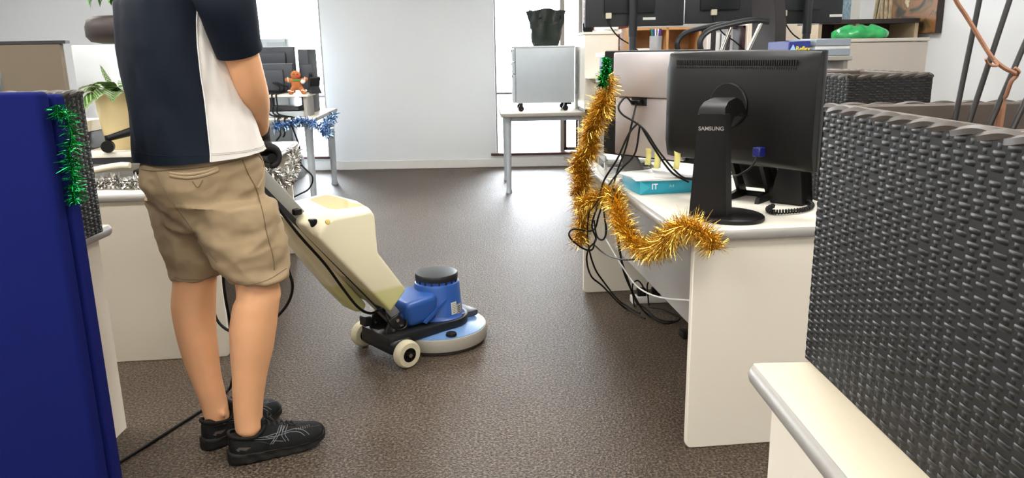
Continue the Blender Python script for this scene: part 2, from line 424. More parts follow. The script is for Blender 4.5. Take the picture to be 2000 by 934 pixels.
def planter(loc, rz, w, d, h, label, faces, inner, p=.0235, ncomp=2):
    """loc = floor point of near-left corner, faces = which sides show"""
    r = empty('woven_planter', loc, rz, label, 'planter')
    t = .016
    bk = MB()
    bk.box(0, t, 0, d, 0, h-.006); bk.box(w-t, w, 0, d, 0, h-.006); bk.box(t, w-t, 0, t, 0, h-.006); bk.box(t, w-t, d-t, d, 0, h-.006); bk.box(t, w-t, t, d-t, .002, .02)
    bk.build('basket_frame', wick_d, r, False)
    k = 0
    for f in faces:
        mb = MB(); k += 1
        if f == 'L': weave(mb, (0, d, 0), (0, -1, 0), (0, 0, 1), (-1, 0, 0), d, h-.01, p, k)
        if f == 'R': weave(mb, (w, 0, 0), (0, 1, 0), (0, 0, 1), (1, 0, 0), d, h-.01, p, k)
        if f == 'N': weave(mb, (0, 0, 0), (1, 0, 0), (0, 0, 1), (0, -1, 0), w, h-.01, p, k)
        if f == 'B': weave(mb, (w, d, 0), (-1, 0, 0), (0, 0, 1), (0, 1, 0), w, h-.01, p, k)
        o = mb.build('woven_strands', [wick_m, wick_m2], r, True, 60); o['kind'] = 'stuff'
    # braided rim: two strands wound round each other
    rim = MB(); R0 = .0034
    per = [(0, 0), (w, 0), (w, d), (0, d)]
    for ph in (0, PI):
        pts = []
        for a, c in zip(per, per[1:]+per[:1]):
            L = math.hypot(c[0]-a[0], c[1]-a[1]); n = max(4, int(L/.008))
            for i in range(n):
                s_ = i/n; u = (len(pts)*.008)/.048*2*PI*.5+ph
                x = a[0]+(c[0]-a[0])*s_; y = a[1]+(c[1]-a[1])*s_
                nx_ = (c[1]-a[1])/L; ny_ = -(c[0]-a[0])/L
                pts.append((x+nx_*(math.cos(u)*R0-.006), y+ny_*(math.cos(u)*R0-.006), h-.006+math.sin(u)*R0))
        rim.tube(pts, .0068, 6, closed=True)
    rim.build('braided_rim', M('wicker_rim', (70, 63, 57), .45, var=.2, vscale=50), r)
    # plastic liners
    for i in range(ncomp):
        a0 = inner; 
        if d >= w: y0 = t+.004+(d-2*t-.008)*i/ncomp; y1 = t+.004+(d-2*t-.008)*(i+1)/ncomp-.006; x0, x1 = t+.004, w-t-.004
        else: x0 = t+.004+(w-2*t-.008)*i/ncomp; x1 = t+.004+(w-2*t-.008)*(i+1)/ncomp-.006; y0, y1 = t+.004, d-t-.004
        lb = MB(); e = .012; zb = h-.22; zt = h+.001
        q = [(x0, x1, y0, y0+e), (x0, x1, y1-e, y1), (x0, x0+e, y0+e, y1-e), (x1-e, x1, y0+e, y1-e)]
        for a_ in q: lb.rbox(*a_, zb, zt, .003, 1)
        lb.box(x0+e, x1-e, y0+e, y1-e, zb, zb+.006)
        ln = lb.build('liner', pot_in, r)
        sb = MB(); gx, gy = 10, 10; vs = []; fs = []
        for j in range(gy+1):
            for i_ in range(gx+1): vs.append((x0+e+(x1-x0-2*e)*i_/gx, y0+e+(y1-y0-2*e)*j/gy, zt-.15+random.uniform(-.006, .006)))
        for j in range(gy):
            for i_ in range(gx): fs.append((j*(gx+1)+i_, j*(gx+1)+i_+1, (j+1)*(gx+1)+i_+1, (j+1)*(gx+1)+i_))
        sb.add(vs, fs); sb.build('soil', soil, ln)
    return r
planter((.532, .40, .72), 1.5, .43, .855, .437, 'large dark woven planter with bare canes on the cream low cabinet', 'LNB', .0)
planter((-2.09, 1.965, .72), 0, .80, .40, .437, 'dark woven planter behind the blue screen hung with green tinsel', 'RBN', .0)
planter((1.089, 2.505, .72), 6, .285, .80, .437, 'dark woven planter beside the black monitor with nothing growing out', 'LN', .0, ncomp=2)
# support for the third planter: low cabinet joined to the desk's far side
cabinet((1.345, 2.36, 0), 6, (.44, .90, .72), .012, 'low cabinet at the end of the monitor desk')

# ---------------------------------------------------------------- round-legged tables at the windows
def table(loc, rz, w, d, h, label, sgn=1, leg_r=.03):
    """right (sgn -1) or left (sgn 1) end is at x=0"""
    r = empty('office_table', loc, rz, label, 'table')
    X = lambda a, c: (min(a*sgn, c*sgn), max(a*sgn, c*sgn))
    x0, x1 = X(0, w)
    tp = MB().rbox(x0, x1, 0, d, h-.028, h, .008, 2).build('tabletop', white_lam, r)
    e = MB()
    e.rbox(x0-.004, x1+.004, -.006, .004, h-.033, h-.002, .005, 2); xx = 0
    e.rbox(*X(-.006, .004), 0, d, h-.033, h-.002, .005, 2)
    e.build('edge_band', grey_edge, tp)
    for x in (.06, w-.06):
        for y in (.07, d-.06):
            l = MB().lathe([(leg_r*1.15, h-.028), (leg_r*1.15, h-.05), (leg_r, h-.08), (leg_r*.72, .05), (leg_r*.8, .03), (leg_r*.95, .012), (leg_r*.95, 0)][::-1], 16, 0, Tm((x*sgn, y, 0)))
            l.build('leg', steel_mt, r)
    fr_ = MB(); x0, x1 = X(.06, w-.06)
    fr_.box(x0, x1, .06, .08, h-.075, h-.03); fr_.build('apron', steel_mt, r, False)
    MB().box(x0, x1, d-.07, d-.05, h-.075, h-.03).build('apron', steel_mt, r, False)
    return r
table((-.075, 6.80, 0), 2, 1.02, .86, .72, 'white table by the window carrying the grey drawer pedestal', 1)
table((-1.615, 6.38, 0), 3.5, 1.7, 1.22, .74, 'white round-legged table with blue tinsel and a gingerbread toy', -1, .036)

# ---------------------------------------------------------------- drawer pedestal on the right table
r = empty('drawer_pedestal', (.035, 6.95, .72), 1.5, 'grey metal drawer pedestal standing on the white table', 'pedestal')
MB().rbox(.024, .545, 0, .42, .075, .565, .006, 2).build('body', steel_mt, r)
MB().rbox(.0, .55, -.006, .426, .555, .572, .007, 2).build('top', M('pale_grey_metal', (196, 202, 206), .4, metal=.2), r)
for z0, z1 in ((.44, .55), (.335, .435), (.078, .33)):
    d_ = MB().rbox(-.002, .022, .004, .416, z0, z1, .004, 1).build('drawer', steel_mt, r)
    MB().box(-.006, .0, .12, .30, z1-.025, z1-.012).build('handle', dark_pl, d_, False)
for x, y in ((.07, .06), (.47, .06), (.07, .36), (.47, .36)):
    c_ = MB().cyl((x, y-.014, .026), (x, y+.014, .026), .026, n=16); c_.box(x-.012, x+.016, y-.020, y+.020, .036, .078)
    c_.build('caster', black_pl, r)
# crumpled black plastic bag round a pot
r = empty('bagged_pot', (.335, 7.12, 1.2925), 0, 'pot wrapped in a crumpled black plastic bag on the grey pedestal', 'bagged pot')
rings = []
for i in range(15):
    t_ = i/14; z = .305*t_; rad = .115+.05*t_**.7
    ring = []
    for j in range(44):
        a = 2*PI*j/44
        n_ = .012*math.sin(5*a+3*t_)+.010*math.sin(9*a-5*t_+1)+.007*math.sin(17*a+9*t_)
        q = rad*(1/max(abs(math.cos(a)), abs(math.sin(a)))**.45)*.93+n_*(.4+t_)
        ring.append(Vector((q*math.cos(a), q*math.sin(a)*.9, z+(t_ > .95)*(.012*math.sin(3*a)))))
    rings.append(ring)
inn = [[Vector((v.x*.9, v.y*.9, v.z-.01-.03*k)) for v in rings[-1]] for k in range(3)]
MB().loft(rings+inn).build('bag', M('black_plastic_bag', (34, 42, 38), .28, bump=.6, bscale=45), r, True, 70)

# ---------------------------------------------------------------- white shelving beside it, papers on top
r = empty('white_cupboard', (.645, 6.72, .72), 3, 'tall white cupboard with papers on its top beside the pedestal', 'cupboard')
MB().rbox(0, .29, 0, .40, .03, .655, .004, 1).build('body', white_lam, r)
MB().rbox(-.012, .302, -.012, .43, .655, .676, .004, 1).build('top', white_lam, r)
MB().box(0.01, .28, .01, .39, .0, .03).build('plinth', dark_pl, r, False)
MB().prism([(0, 0), (.27, 0), (.27, .02), (.05, .02)], -.17, -.002, 0, Matrix(((1, 0, 0, .01), (0, 0, 1, 0), (0, 1, 0, .295), (0, 0, 0, 1)))).build('shelf_flap', white_lam, r, False)
MB().cyl((.09, -.004, .13), (.09, 0.004, .13), .006, n=10).build('lock', dark_pl, r)
r = empty('drawer_tower', (.575, 7.17, .72), 2, 'slim white drawer tower between the pedestal and the cupboard', 'drawers')
MB().rbox(0.03, .30, 0, .30, 0, .565, .003, 1).build('body', white_pl, r)
for k in range(4): MB().rbox(.034, .296, -.012, .0, .012+k*.139, .14+k*.139, .004, 1).build('drawer', white_pl, r)
for i, (x, y, rz, n_) in enumerate(((.84, 6.84, 4, 3), (.845, 6.83, -10, 5))):
    tag(MB().box(-.10, .10, -.095, .095, 0, .006*n_, 0).build('paper_pile', paper, None, False), 'loose white papers lying on the white cupboard' if i == 0 else 'thicker tilted paper pile on the white cupboard', 'papers').location = (x, y, 1.396+(i*.0185))
    bpy.data.objects['paper_pile' if i == 0 else 'paper_pile.001'].rotation_euler = (0, 0, math.radians(rz))
rd = MB(); rd.lathe([(.0, 0), (.035, 0), (.045, .02), (.045, .07), (.03, .09), (0, .095)], 16); tag(rd.build('desk_speaker', black_pl, None), 'small round black speaker at the corner of the white cupboard', 'speaker').location = (.680, 6.80, 1.395)

# ---------------------------------------------------------------- blue screen panels
for i, (y0, y1, x1, h) in enumerate(((1.832, 1.882, -1.106, 1.176), (1.885, 1.935, -1.098, 1.168))):
    r = empty('partition_screen', (x1-.80, (y0+y1)/2, 0), 0, ('blue fabric office screen at the front of the cabinet', 'second blue fabric screen pressed against the back of the first')[i], 'screen')
    MB().rbox(0, .80, -.025, .025, .03, h, .012, 4).build('fabric_panel', blue_fab, r)
    for x in (.1, .7):
        MB().rbox(x-.03, x+.03, -.025, .025, 0, .035, .004, 1).build('foot', dark_pl, r)

# ---------------------------------------------------------------- beige screens and low cupboards further back
r = empty('partition_screen', (-2.93, 4.40, 0), 2, 'beige desk screen with a dark top rail beyond the planter', 'screen')
MB().rbox(0, .435, 0, .04, .05, 1.335, .004, 1).build('fabric_panel', tan_board, r)
MB().box(-.03, .47, -.004, .044, 1.335, 1.352).build('top_rail', dark_pl, r, False)
MB().box(0, .435, -.1, .14, 0, .05).build('foot', dark_pl, r, False)
r = empty('white_cupboard', (-2.62, 4.75, 0), 2, 'white glossy cupboard side beyond the beige screen', 'cupboard')
MB().rbox(0, .30, 0, .42, 0, 1.33, .006, 2).build('body', M('white_gloss_cupboard', (226, 231, 236), .3), r)
MB().rbox(.302, .60, .1, .42, 0, 1.33, .004, 1).build('shelf_side', white_pl, r)
for z in (.86, 1.06, 1.24): MB().box(.31, .60, .06, .1, z, z+.012).build('shelf', dark_pl, r, False)
r = empty('low_cupboard', (1.47, 4.02, 0), 1, 'grey beige low cupboard with a green glass dish on top', 'cupboard')
MB().rbox(0, .67, 0, .40, 0, 1.262, .004, 1).build('body', M('grey_beige_laminate', (176, 168, 158), .55, var=.01), r)
MB().rbox(-.004, .674, -.004, .404, 1.264, 1.282, .003, 1).build('top', M('grey_beige_top', (186, 179, 170), .5), r)
# ================================================================ CARPET CLEANING MACHINE
MA = 42.0; mroot = empty('carpet_scrubber', (-.555, 3.05, 0), MA, 'blue rotary carpet scrubbing machine with a cream solution tank', 'floor machine')
mf = np.array([math.cos(math.radians(MA)), math.sin(math.radians(MA)), 0]); mn = np.array([-mf[1], mf[0], 0])
def mw_pt(s, y, z): return np.array([-.555, 3.05, 0])+mf*s+mn*y+np.array([0, 0, z])
blue_pl = M('blue_moulded_plastic', (44, 86, 158), .35, var=.05, vscale=12)
blue_top = M('blue_deck_top', (104, 138, 186), .3, var=.05)
bumper_m = M('grey_rubber_bumper', (160, 154, 142), .55, var=.05)
blk_iron = M('black_cast_iron', (22, 23, 25), .45, var=.08, bump=.1, bscale=200)
tyre_m = M('cream_rubber_tyre', (196, 188, 158), .6, var=.08, vscale=30)
cap_m = M('black_vent_cap', (36, 38, 40), .35)
pole_m = M('grey_painted_steel', (158, 156, 148), .4, metal=.2)
# tank plastic: cream, tinted where the liquid stands behind it
tank_m = M('cream_tank_plastic', (236, 228, 190), .38)
nt = tank_m.node_tree; bs = nt.nodes['Principled BSDF']; tc = nt.nodes.new('ShaderNodeTexCoord'); sp = nt.nodes.new('ShaderNodeSeparateXYZ')
nt.links.new(tc.outputs['Object'], sp.inputs[0]); cr = nt.nodes.new('ShaderNodeValToRGB')
mrn = nt.nodes.new('ShaderNodeMapRange'); mrn.inputs[1].default_value = .25; mrn.inputs[2].default_value = .45
nt.links.new(sp.outputs['Z'], mrn.inputs[0]); nt.links.new(mrn.outputs[0], cr.inputs[0])
cr.color_ramp.elements[0].position = .44; cr.color_ramp.elements[0].color = (*lin((214, 210, 148)), 1); cr.color_ramp.elements[1].position = .52; cr.color_ramp.elements[1].color = (*lin((238, 230, 198)), 1)
nt.links.new(cr.outputs[0], bs.inputs['Base Color']); bs.inputs['Subsurface Weight'].default_value = .15; bs.inputs['Subsurface Radius'].default_value = (.02, .018, .01)
# disc brush housing
DS = .295; T0 = Tm((DS, 0, 0))
MB().lathe([(.17, .002), (.205, .004), (.207, .016), (.16, .018)], 56, 0, T0).build('brush', M('brush_bristle', (60, 56, 50), .9), mroot)
MB().lathe([(.205, .016), (.214, .018), (.216, .024), (.216, .066), (.213, .072), (.205, .074), (.0, .074)], 64, 0, T0, False).build('bumper_ring', bumper_m, mroot)
MB().lathe([(.210, .068), (.209, .0755), (.16, .083), (.12, .088), (.0, .09)], 64, 0, T0, False).build('disc_cover', blue_top, mroot)
# chassis plate with a band round the motor
poly = []
R_ = .132
for k in range(25):
    a = -PI/2*1.15+k/24*PI*1.15; poly.append((DS+R_*math.cos(a), R_*math.sin(a)))
poly += [(.10, .115), (-.02, .115), (-.035, .10), (-.035, -.10), (-.02, -.115), (.10, -.115)]
MB().prism(poly, .082, .122, bev=.004, seg=2).build('chassis', blk_iron, mroot, True, 40, True)
MB().rbox(-.032, .075, -.125, .125, .038, .108, .022, 3).build('axle_housing', blk_iron, mroot)
MB().rbox(DS+.10, DS+.185, -.06, .06, .082, .112, .01, 2).build('front_plate', M('dark_grey_plate', (70, 72, 78), .4), mroot)
MB().lathe([(0, 0), (.022, 0), (.024, .004), (.022, .012), (.0, .014)], 18, 0, Tm((.235, -.172, .079))).build('filler_cap', black_pl, mroot)
MB().cyl((0.01, -.172, .058), (0.01, .172, .058), .013, n=14).build('axle', steel_mt, mroot)
def wheel(y, s):
    t = MB(); w = .021
    t.lathe([(.030, -w), (.050, -w), (.0565, -w*.7), (.058, -w*.25), (.058, w*.25), (.0565, w*.7), (.050, w), (.030, w)], 40, 0, Tm((.01, y, .058), rx=90), False)
    wh = t.build('wheel', tyre_m, mroot)
    hbm = MB().lathe([(.0, -w*.5), (.012, -w*.9), (.014, -w*.5), (.030, -w*.55), (.031, -w*.9), (.033, -w*.9), (.033, w*.9), (.031, w*.9), (.030, w*.55), (.014, w*.5), (.012, w*.9), (0, w*.5)], 32, 0, Tm((.01, y, .058), rx=90))
    for k in range(6):
        a = k*PI/3; hbm.box(.010, .031, -.003, .003, -w*.8, w*.8, 0, Tm((.01, y, .058), rx=90) @ Matrix.Rotation(a, 4, 'Z'))
    hbm.build('hub', black_pl, wh)
    MB().cyl((.01, y+s*w*.8, .058), (.01, y+s*w*1.35, .058), .009, n=6).build('axle_nut', chrome, wh, False)
wheel(-.165, -1); wheel(.165, 1)
# motor housing
mh = MB()
mh.lathe([(.118, .118), (.120, .124), (.112, .130), (.108, .14), (.100, .262), (.096, .272), (.088, .276), (.088, .288)], 48, 0, T0)
mh.build('motor_housing', blue_pl, mroot)
bm_ = bmesh.new(); bmesh.ops.create_cube(bm_, size=1)
for v in bm_.verts:
    s_, y_, z_ = v.co
    v.co = Vector(((.235 if s_ > 0 else (.062 if z_ > 0 else .085)), y_*(.198 if z_ > 0 else .17), (.252 if s_ > 0 else .238) if z_ > 0 else .125))
bmesh.ops.bevel(bm_, geom=list(bm_.edges), offset=.028, segments=5, affect='EDGES', profile=.5)
MB().bm(bm_).build('switch_housing', blue_pl, mroot)
MB().prism([(.145, .142), (.30, .236), (.30, .226), (.16, .132)], -.1005, -.094, 0, Matrix(((1, 0, 0, 0), (0, 0, 1, 0), (0, 1, 0, 0), (0, 0, 0, 1)))).build('moulding_ridge', blue_pl, mroot, True, 40, True)
MB().rbox(.06, .16, -.055, .055, .115, .19, .012, 2).build('rear_block', M('dark_blue_plastic', (30, 60, 120), .4), mroot)
MB().lathe([(.084, .286), (.092, .288), (.094, .294), (.094, .309), (.091, .314), (.072, .317), (.0, .3185)], 48, 0, T0).build('motor_cap', cap_m, mroot)
for k in range(18):
    a = 2*PI*k/18; MB().box(.088, .0925, -.003, .003, .274, .288, 0, T0 @ Matrix.Rotation(a, 4, 'Z')).build('vent_tab', cap_m, mroot, False)
def label_patch(nm, a0, a1, z0, z1, mat):
    vs = []; fs = []; n = 5
    for i in range(n+1):
        a = math.radians(a0+(a1-a0)*i/n)
        for z in (z0, z1):
            r_ = .108-(z-.14)/.122*.008+.0012; vs.append((DS+r_*math.cos(a), r_*math.sin(a), z))
    for i in range(n): fs.append((2*i, 2*i+2, 2*i+3, 2*i+1))
    return MB().add(vs, fs).build(nm, mat, mroot)
label_patch('rating_label', -93, -76, .142, .196, M('label_white', (222, 218, 206), .5)); label_patch('rating_label', -75, -55, .138, .180, M('label_grey', (176, 172, 160), .5))
ink = M('label_ink', (70, 66, 62), .6)
for k in range(6): label_patch('print_line', -91, -79, .149+k*.0075, .151+k*.0075, ink).scale = (1.0, 1.0, 1.0)
for nme in [o for o in mroot.children if o.name.startswith('print_line')]: nme.location = Vector((math.cos(math.radians(-85))*.0008, math.sin(math.radians(-85))*.0008, 0))
for k in range(4):
    q = label_patch('print_line', -73, -62, .143+k*.008, .147+k*.008, ink); q.location = Vector((math.cos(math.radians(-68))*.0008, math.sin(math.radians(-68))*.0008, 0))
MB().cyl((DS+.118*math.cos(math.radians(-62)), .118*math.sin(math.radians(-62)), .131), (DS+.128*math.cos(math.radians(-62)), .128*math.sin(math.radians(-62)), .131), .006, n=10).build('screw', chrome, mroot)
# hinge brackets with bolts
for y in (-.062, .062):
    br_ = MB().prism([(-.02, .10), (.085, .10), (.085, .15), (.045, .195), (.005, .185), (-.02, .14)], y-.006, y+.006, 0, Matrix(((1, 0, 0, 0), (0, 0, 1, 0), (0, 1, 0, 0), (0, 0, 0, 1))), .003, 1).build('hinge_bracket', blk_iron, mroot, True, 40, True)
    for bx_, bz_ in ((.035, .172), (.055, .142), (.012, .135)):
        MB().cyl((bx_, y-.012, bz_), (bx_, y+.012, bz_), .008, n=6).build('bolt', chrome, br_, False)
# pole along the machine's lean
p0 = np.array([.064, 0, .137]); p1 = np.array([-.545, 0, .895]); pd = (p1-p0)/np.linalg.norm(p1-p0); pq = np.array([pd[2], 0, -pd[0]])  # pq: forward/up normal
L_ = np.linalg.norm(p1-p0)
PT = Matrix(((pd[0], 0, pq[0], p0[0]), (pd[1], 1, pq[1], 0), (pd[2], 0, pq[2], p0[2]), (0, 0, 0, 1)))   # local: x along pole, y across, z normal
MB().rbox(.0, L_, -.034, .034, -.016, .044, .006, 2, 0, PT).build('handle_pole', pole_m, mroot)
MB().box(.03, L_-.1, -.0365, -.0335, -.020, -.002, 0, PT).build('edge_trim', dark_pl, mroot, False)
MB().rbox(L_-.09, L_-.01, -.045, .045, -.02, .03, .01, 2, 0, PT).build('switch_box', black_pl, mroot)
HB = mw_pt(-.535, 0, .925); hb = (-.535, .925)
MB().tube(spline([(-.50, 0, .865), (-.525, 0, .905), (hb[0], 0, hb[1])], 6), .017, 10).build('handle_neck', pole_m, mroot)
MB().cyl((hb[0], -.255, hb[1]), (hb[0], .255, hb[1]), .0125, n=16).build('handlebar', pole_m, mroot)
for s in (-1, 1):
    MB().cyl((hb[0], s*.135, hb[1]), (hb[0], s*.262, hb[1]), .0155, n=16).build('grip', black_pl, mroot)
# tank
A_ = [(-.040, .245), (-.335, .603), (-.315, .622), (-.290, .643), (-.262, .662), (-.105, .664), (-.088, .646), (-.083, .498), (.039, .322)]
B_ = [(-.040, .245), (-.345, .615), (-.362, .648), (-.330, .674), (-.258, .682), (-.098, .680), (-.078, .655), (-.076, .495), (.043, .318)]
C_2 = [(-.040, .245), (-.350, .620), (-.375, .662), (-.325, .698), (-.150, .714), (-.012, .660), (.006, .632), (-.004, .472), (.058, .318)]
D_ = [(-.045, .26), (-.335, .612), (-.352, .648), (-.31, .676), (-.155, .690), (-.03, .642), (-.010, .620), (-.018, .475), (.045, .33)]
bm_ = bmesh.new(); rows = []
for y, R in ((-.145, A_), (-.108, B_), (.108, C_2), (.145, D_)): rows.append([bm_.verts.new((s, y, z)) for s, z in R])
for i in range(3):
    for j in range(9): bm_.faces.new((rows[i][j], rows[i][(j+1) % 9], rows[i+1][(j+1) % 9], rows[i+1][j]))
bm_.faces.new(rows[0][::-1]); bm_.faces.new(rows[3])
bmesh.ops.recalc_face_normals(bm_, faces=bm_.faces)
bmesh.ops.bevel(bm_, geom=list(bm_.edges), offset=.011, segments=3, affect='EDGES', profile=.5)
tb = MB().bm(bm_).build('solution_tank', tank_m, mroot)
cut = MB().rbox(-.245, -.075, -.085, .085, .0, .30, .02, 3, 0, Tm((0, 0, .57))).build('tmp_cut', tank_m, mroot)
md = tb.modifiers.new('b', 'BOOLEAN'); md.operation = 'DIFFERENCE'; md.object = cut; md.solver = 'EXACT'
dg = bpy.context.evaluated_depsgraph_get(); me = bpy.data.meshes.new_from_object(tb.evaluated_get(dg))
tb.modifiers.clear(); tb.data = me; bpy.data.objects.remove(cut); me.shade_smooth(); me.set_sharp_from_angle(angle=math.radians(35))
lo = [(-.402, .690), (-.36, .60), (-.29, .475), (-.185, .325), (-.095, .212), (-.055, .205), (-.04, .235), (-.345, .64)]
MB().prism(lo, .036, .140, 0, Matrix(((1, 0, 0, 0), (0, 0, 1, 0), (0, 1, 0, 0), (0, 0, 0, 1))), .012, 3).build('rear_tank', tank_m, mroot, True, 40, True)
v_ = MB().rbox(-.372, -.340, -.055, -.015, .676, .700, .006, 2, 0, None).build('tank_valve', black_pl, mroot)
MB().rbox(-.345, -.318, -.125, -.095, .638, .668, .006, 2).build('tank_clip', black_pl, mroot)
MB().lathe([(0, 0), (.011, 0), (.012, .006), (.009, .012), (0, .013)], 12, 0, Tm((-.285, -.13, .648), rx=60)).build('hose_nipple', M('tan_plastic', (200, 170, 90), .5), mroot)
MB().rbox(-.055, -.02, .04, .085, .135, .178, .005, 1).build('lever_box', dark_pl, mroot)
# hose along the pole and the small feed lead
MB().tube(spline([(-.43, -.045, .715), (-.36, -.055, .60), (-.27, -.06, .475), (-.20, -.06, .36), (-.14, -.06, .27), (-.08, -.05, .226), (-.02, -.04, .228), (.0, -.035, .21)], 8), .0055, 8).build('motor_lead', cable_mat, mroot)
MB().tube(spline([(-.01, -.045, .215), (.0, -.075, .165), (.03, -.085, .135), (.07, -.08, .14), (.085, -.065, .175)], 8), .0045, 8).build('feed_lead', cable_mat, mroot)
# ================================================================ THE MAN
from mathutils import noise as mnoise
OM = np.array([-.945, 2.33, 0]); FACE = 50.0
man = empty('person', OM, FACE-90, 'person in navy and white polo, khaki shorts and black shoes working the scrubber', 'person')
_c, _s = math.cos(math.radians(90-FACE)), math.sin(math.radians(90-FACE))
def L(p):   # world -> person local (x right, y forward)
    d = np.array(p, float)-OM; return Vector((_c*d[0]-_s*d[1], _s*d[0]+_c*d[1], d[2]))
skin = M('skin', (230, 172, 126), .5, var=.06, vscale=9, bump=.08, bscale=250)
bs = skin.node_tree.nodes['Principled BSDF']; bs.inputs['Subsurface Weight'].default_value = .12; bs.inputs['Subsurface Radius'].default_value = (.012, .005, .003)
navy = M('navy_polyester', (11, 21, 34), .75, var=.06, vscale=6, bump=.12, bscale=900, spec=.25)
wht = M('white_polyester', (228, 222, 214), .7, var=.03, bump=.1, bscale=900)
khaki = M('khaki_cotton', (160, 138, 106), .85, var=.05, vscale=9, bump=.2, bscale=900)
def ring(c, a, b, n=28, e=2.0, tilt=None):
    out = []
    for j in range(n):
        t = 2*PI*j/n; ct, st = math.cos(t), math.sin(t)
        k = (abs(ct)**e+abs(st)**e)**(-1/e)
        v = Vector((a*k*ct, b*k*st, 0))
        if tilt is not None: v = tilt @ v
        out.append(Vector(c)+v)
    return out
def limb(mb, pts, radii, n=20, sub=4):
    P = spline([tuple(p) for p in pts], sub); R = []
    m = len(pts)
    for i in range(m-1):
        for k in range(sub):
            t = k/sub; t = t*t*(3-2*t); R.append(radii[i]*(1-t)+radii[i+1]*t)
    R.append(radii[-1]); mb.tube(P, R, n); return mb
pxm = 1/1500*1.0
def legrows(rows, Ys):
    """(y, xl, xr) silhouette rows with depth -> centre, radius in local space"""
    C_, R_ = [], []
    for (y, a, b_), Y in zip(rows, Ys):
        p = atY((a+b_)/2, y, Y); q0 = atY(a, y, Y); q1 = atY(b_, y, Y)
        C_.append(L(p)); R_.append(np.linalg.norm(q1-q0)/2)
    return C_, R_
LC, LR = legrows([(480, 345, 412), (546, 341, 420), (593, 338, 418), (639, 345, 419), (686, 357, 424), (732, 373, 429), (779, 391, 440), (805, 399, 446), (828, 402, 450)], [2.385, 2.38, 2.37, 2.36, 2.355, 2.35, 2.348, 2.345, 2.345])
RC, RR = legrows([(480, 447, 522), (570, 465, 545), (593, 458, 543), (639, 451, 538), (686, 453, 531), (732, 455.5, 520), (779, 457, 513), (812, 459, 511), (840, 462, 512)], [2.27, 2.26, 2.255, 2.25, 2.245, 2.24, 2.236, 2.234, 2.232])
hipR = Vector((.085, -.01, .90)); hipL = Vector((-.085, .0, .90))
body = MB()
def leg(C_, R_, hip):
    pts = [hip, (hip+C_[0])/2]+C_; rad = [.06, .06]+list(R_)
    rings = []
    P = spline([tuple(p) for p in pts], 4); RRi = []
    for i in range(len(pts)-1):
        for k in range(4): RRi.append(rad[i]*(1-k/4)+rad[i+1]*k/4)
    RRi.append(rad[-1])
    body.loft([ring(p, r*1.0, r*1.06, 24) for p, r in zip(P, RRi)], flip=False)
leg(LC, LR, hipL); leg(RC, RR, hipR)
# feet (inside the shoes)
heelR = atZ(450, 906); dirR = 30.0; heelL = atZ(401, 880); dirL = 57.0
def foot_pt(heel, d, x, y, z):
    a = math.radians(d); return L((heel[0]+x*math.cos(a)-y*math.sin(a), heel[1]+x*math.sin(a)+y*math.cos(a), z))
for heel, d, C_ in ((heelR, dirR, RC), (heelL, dirL, LC)):
    body.tube([foot_pt(heel, d, x, 0, z) for x, z in ((.035, .055), (.07, .06), (.13, .06), (.19, .045), (.24, .036), (.265, .034))], [.02, .024, .024, .024, .02, .012], 16)
    body.tube([C_[-1], foot_pt(heel, d, .066, 0, .085), foot_pt(heel, d, .07, 0, .055)], [.031, .028, .02], 16)
    for s in (-1, 1): body.sphere(foot_pt(heel, d, .062, s*.027, .108), (.010, .010, .012), 10, 8)
# trunk, neck, head (under the shirt / above the frame)
ch = Vector((0, -.03, 0))
body.loft([ring((0, y, z), a, b_, 28) for z, y, a, b_ in ((.80, -.01, .10, .08), (.88, -.012, .14, .11), (.98, -.006, .14, .11), (1.10, -.005, .155, .12), (1.25, -.026, .155, .115), (1.36, -.034, .15, .10), (1.42, -.036, .11, .075), (1.48, -.03, .062, .06))])
body.tube([(0, -.03, 1.44), (0, -.015, 1.52), (0, .01, 1.60)], [.068, .058, .058], 18)
HC = Vector((0, .03, 1.665))
body.sphere(HC, (.075, .094, .108), 24, 18); body.sphere(HC+Vector((0, .03, -.062)), (.056, .062, .062), 18, 12)
body.sphere(HC+Vector((0, .055, .0)), (.058, .046, .07), 18, 12)
body.tube([HC+Vector((0, .098, .012)), HC+Vector((0, .112, -.012)), HC+Vector((0, .116, -.026)), HC+Vector((0, .10, -.034))], [.008, .011, .014, .009], 10)
body.sphere(HC+Vector((0, .096, -.062)), (.024, .011, .007), 10, 8); body.sphere(HC+Vector((0, .094, -.073)), (.021, .011, .007), 10, 8)
for s in (-1, 1):
    body.sphere(HC+Vector((s*.077, -.004, -.012)), (.011, .021, .033), 10, 10); body.sphere(HC+Vector((s*.031, .090, .026)), (.022, .012, .008), 10, 8)
    body.tube([(s*.05, -.03, 1.43), (s*.12, -.035, 1.41), (s*.17, -.035, 1.40)], [.04, .04, .042], 16)
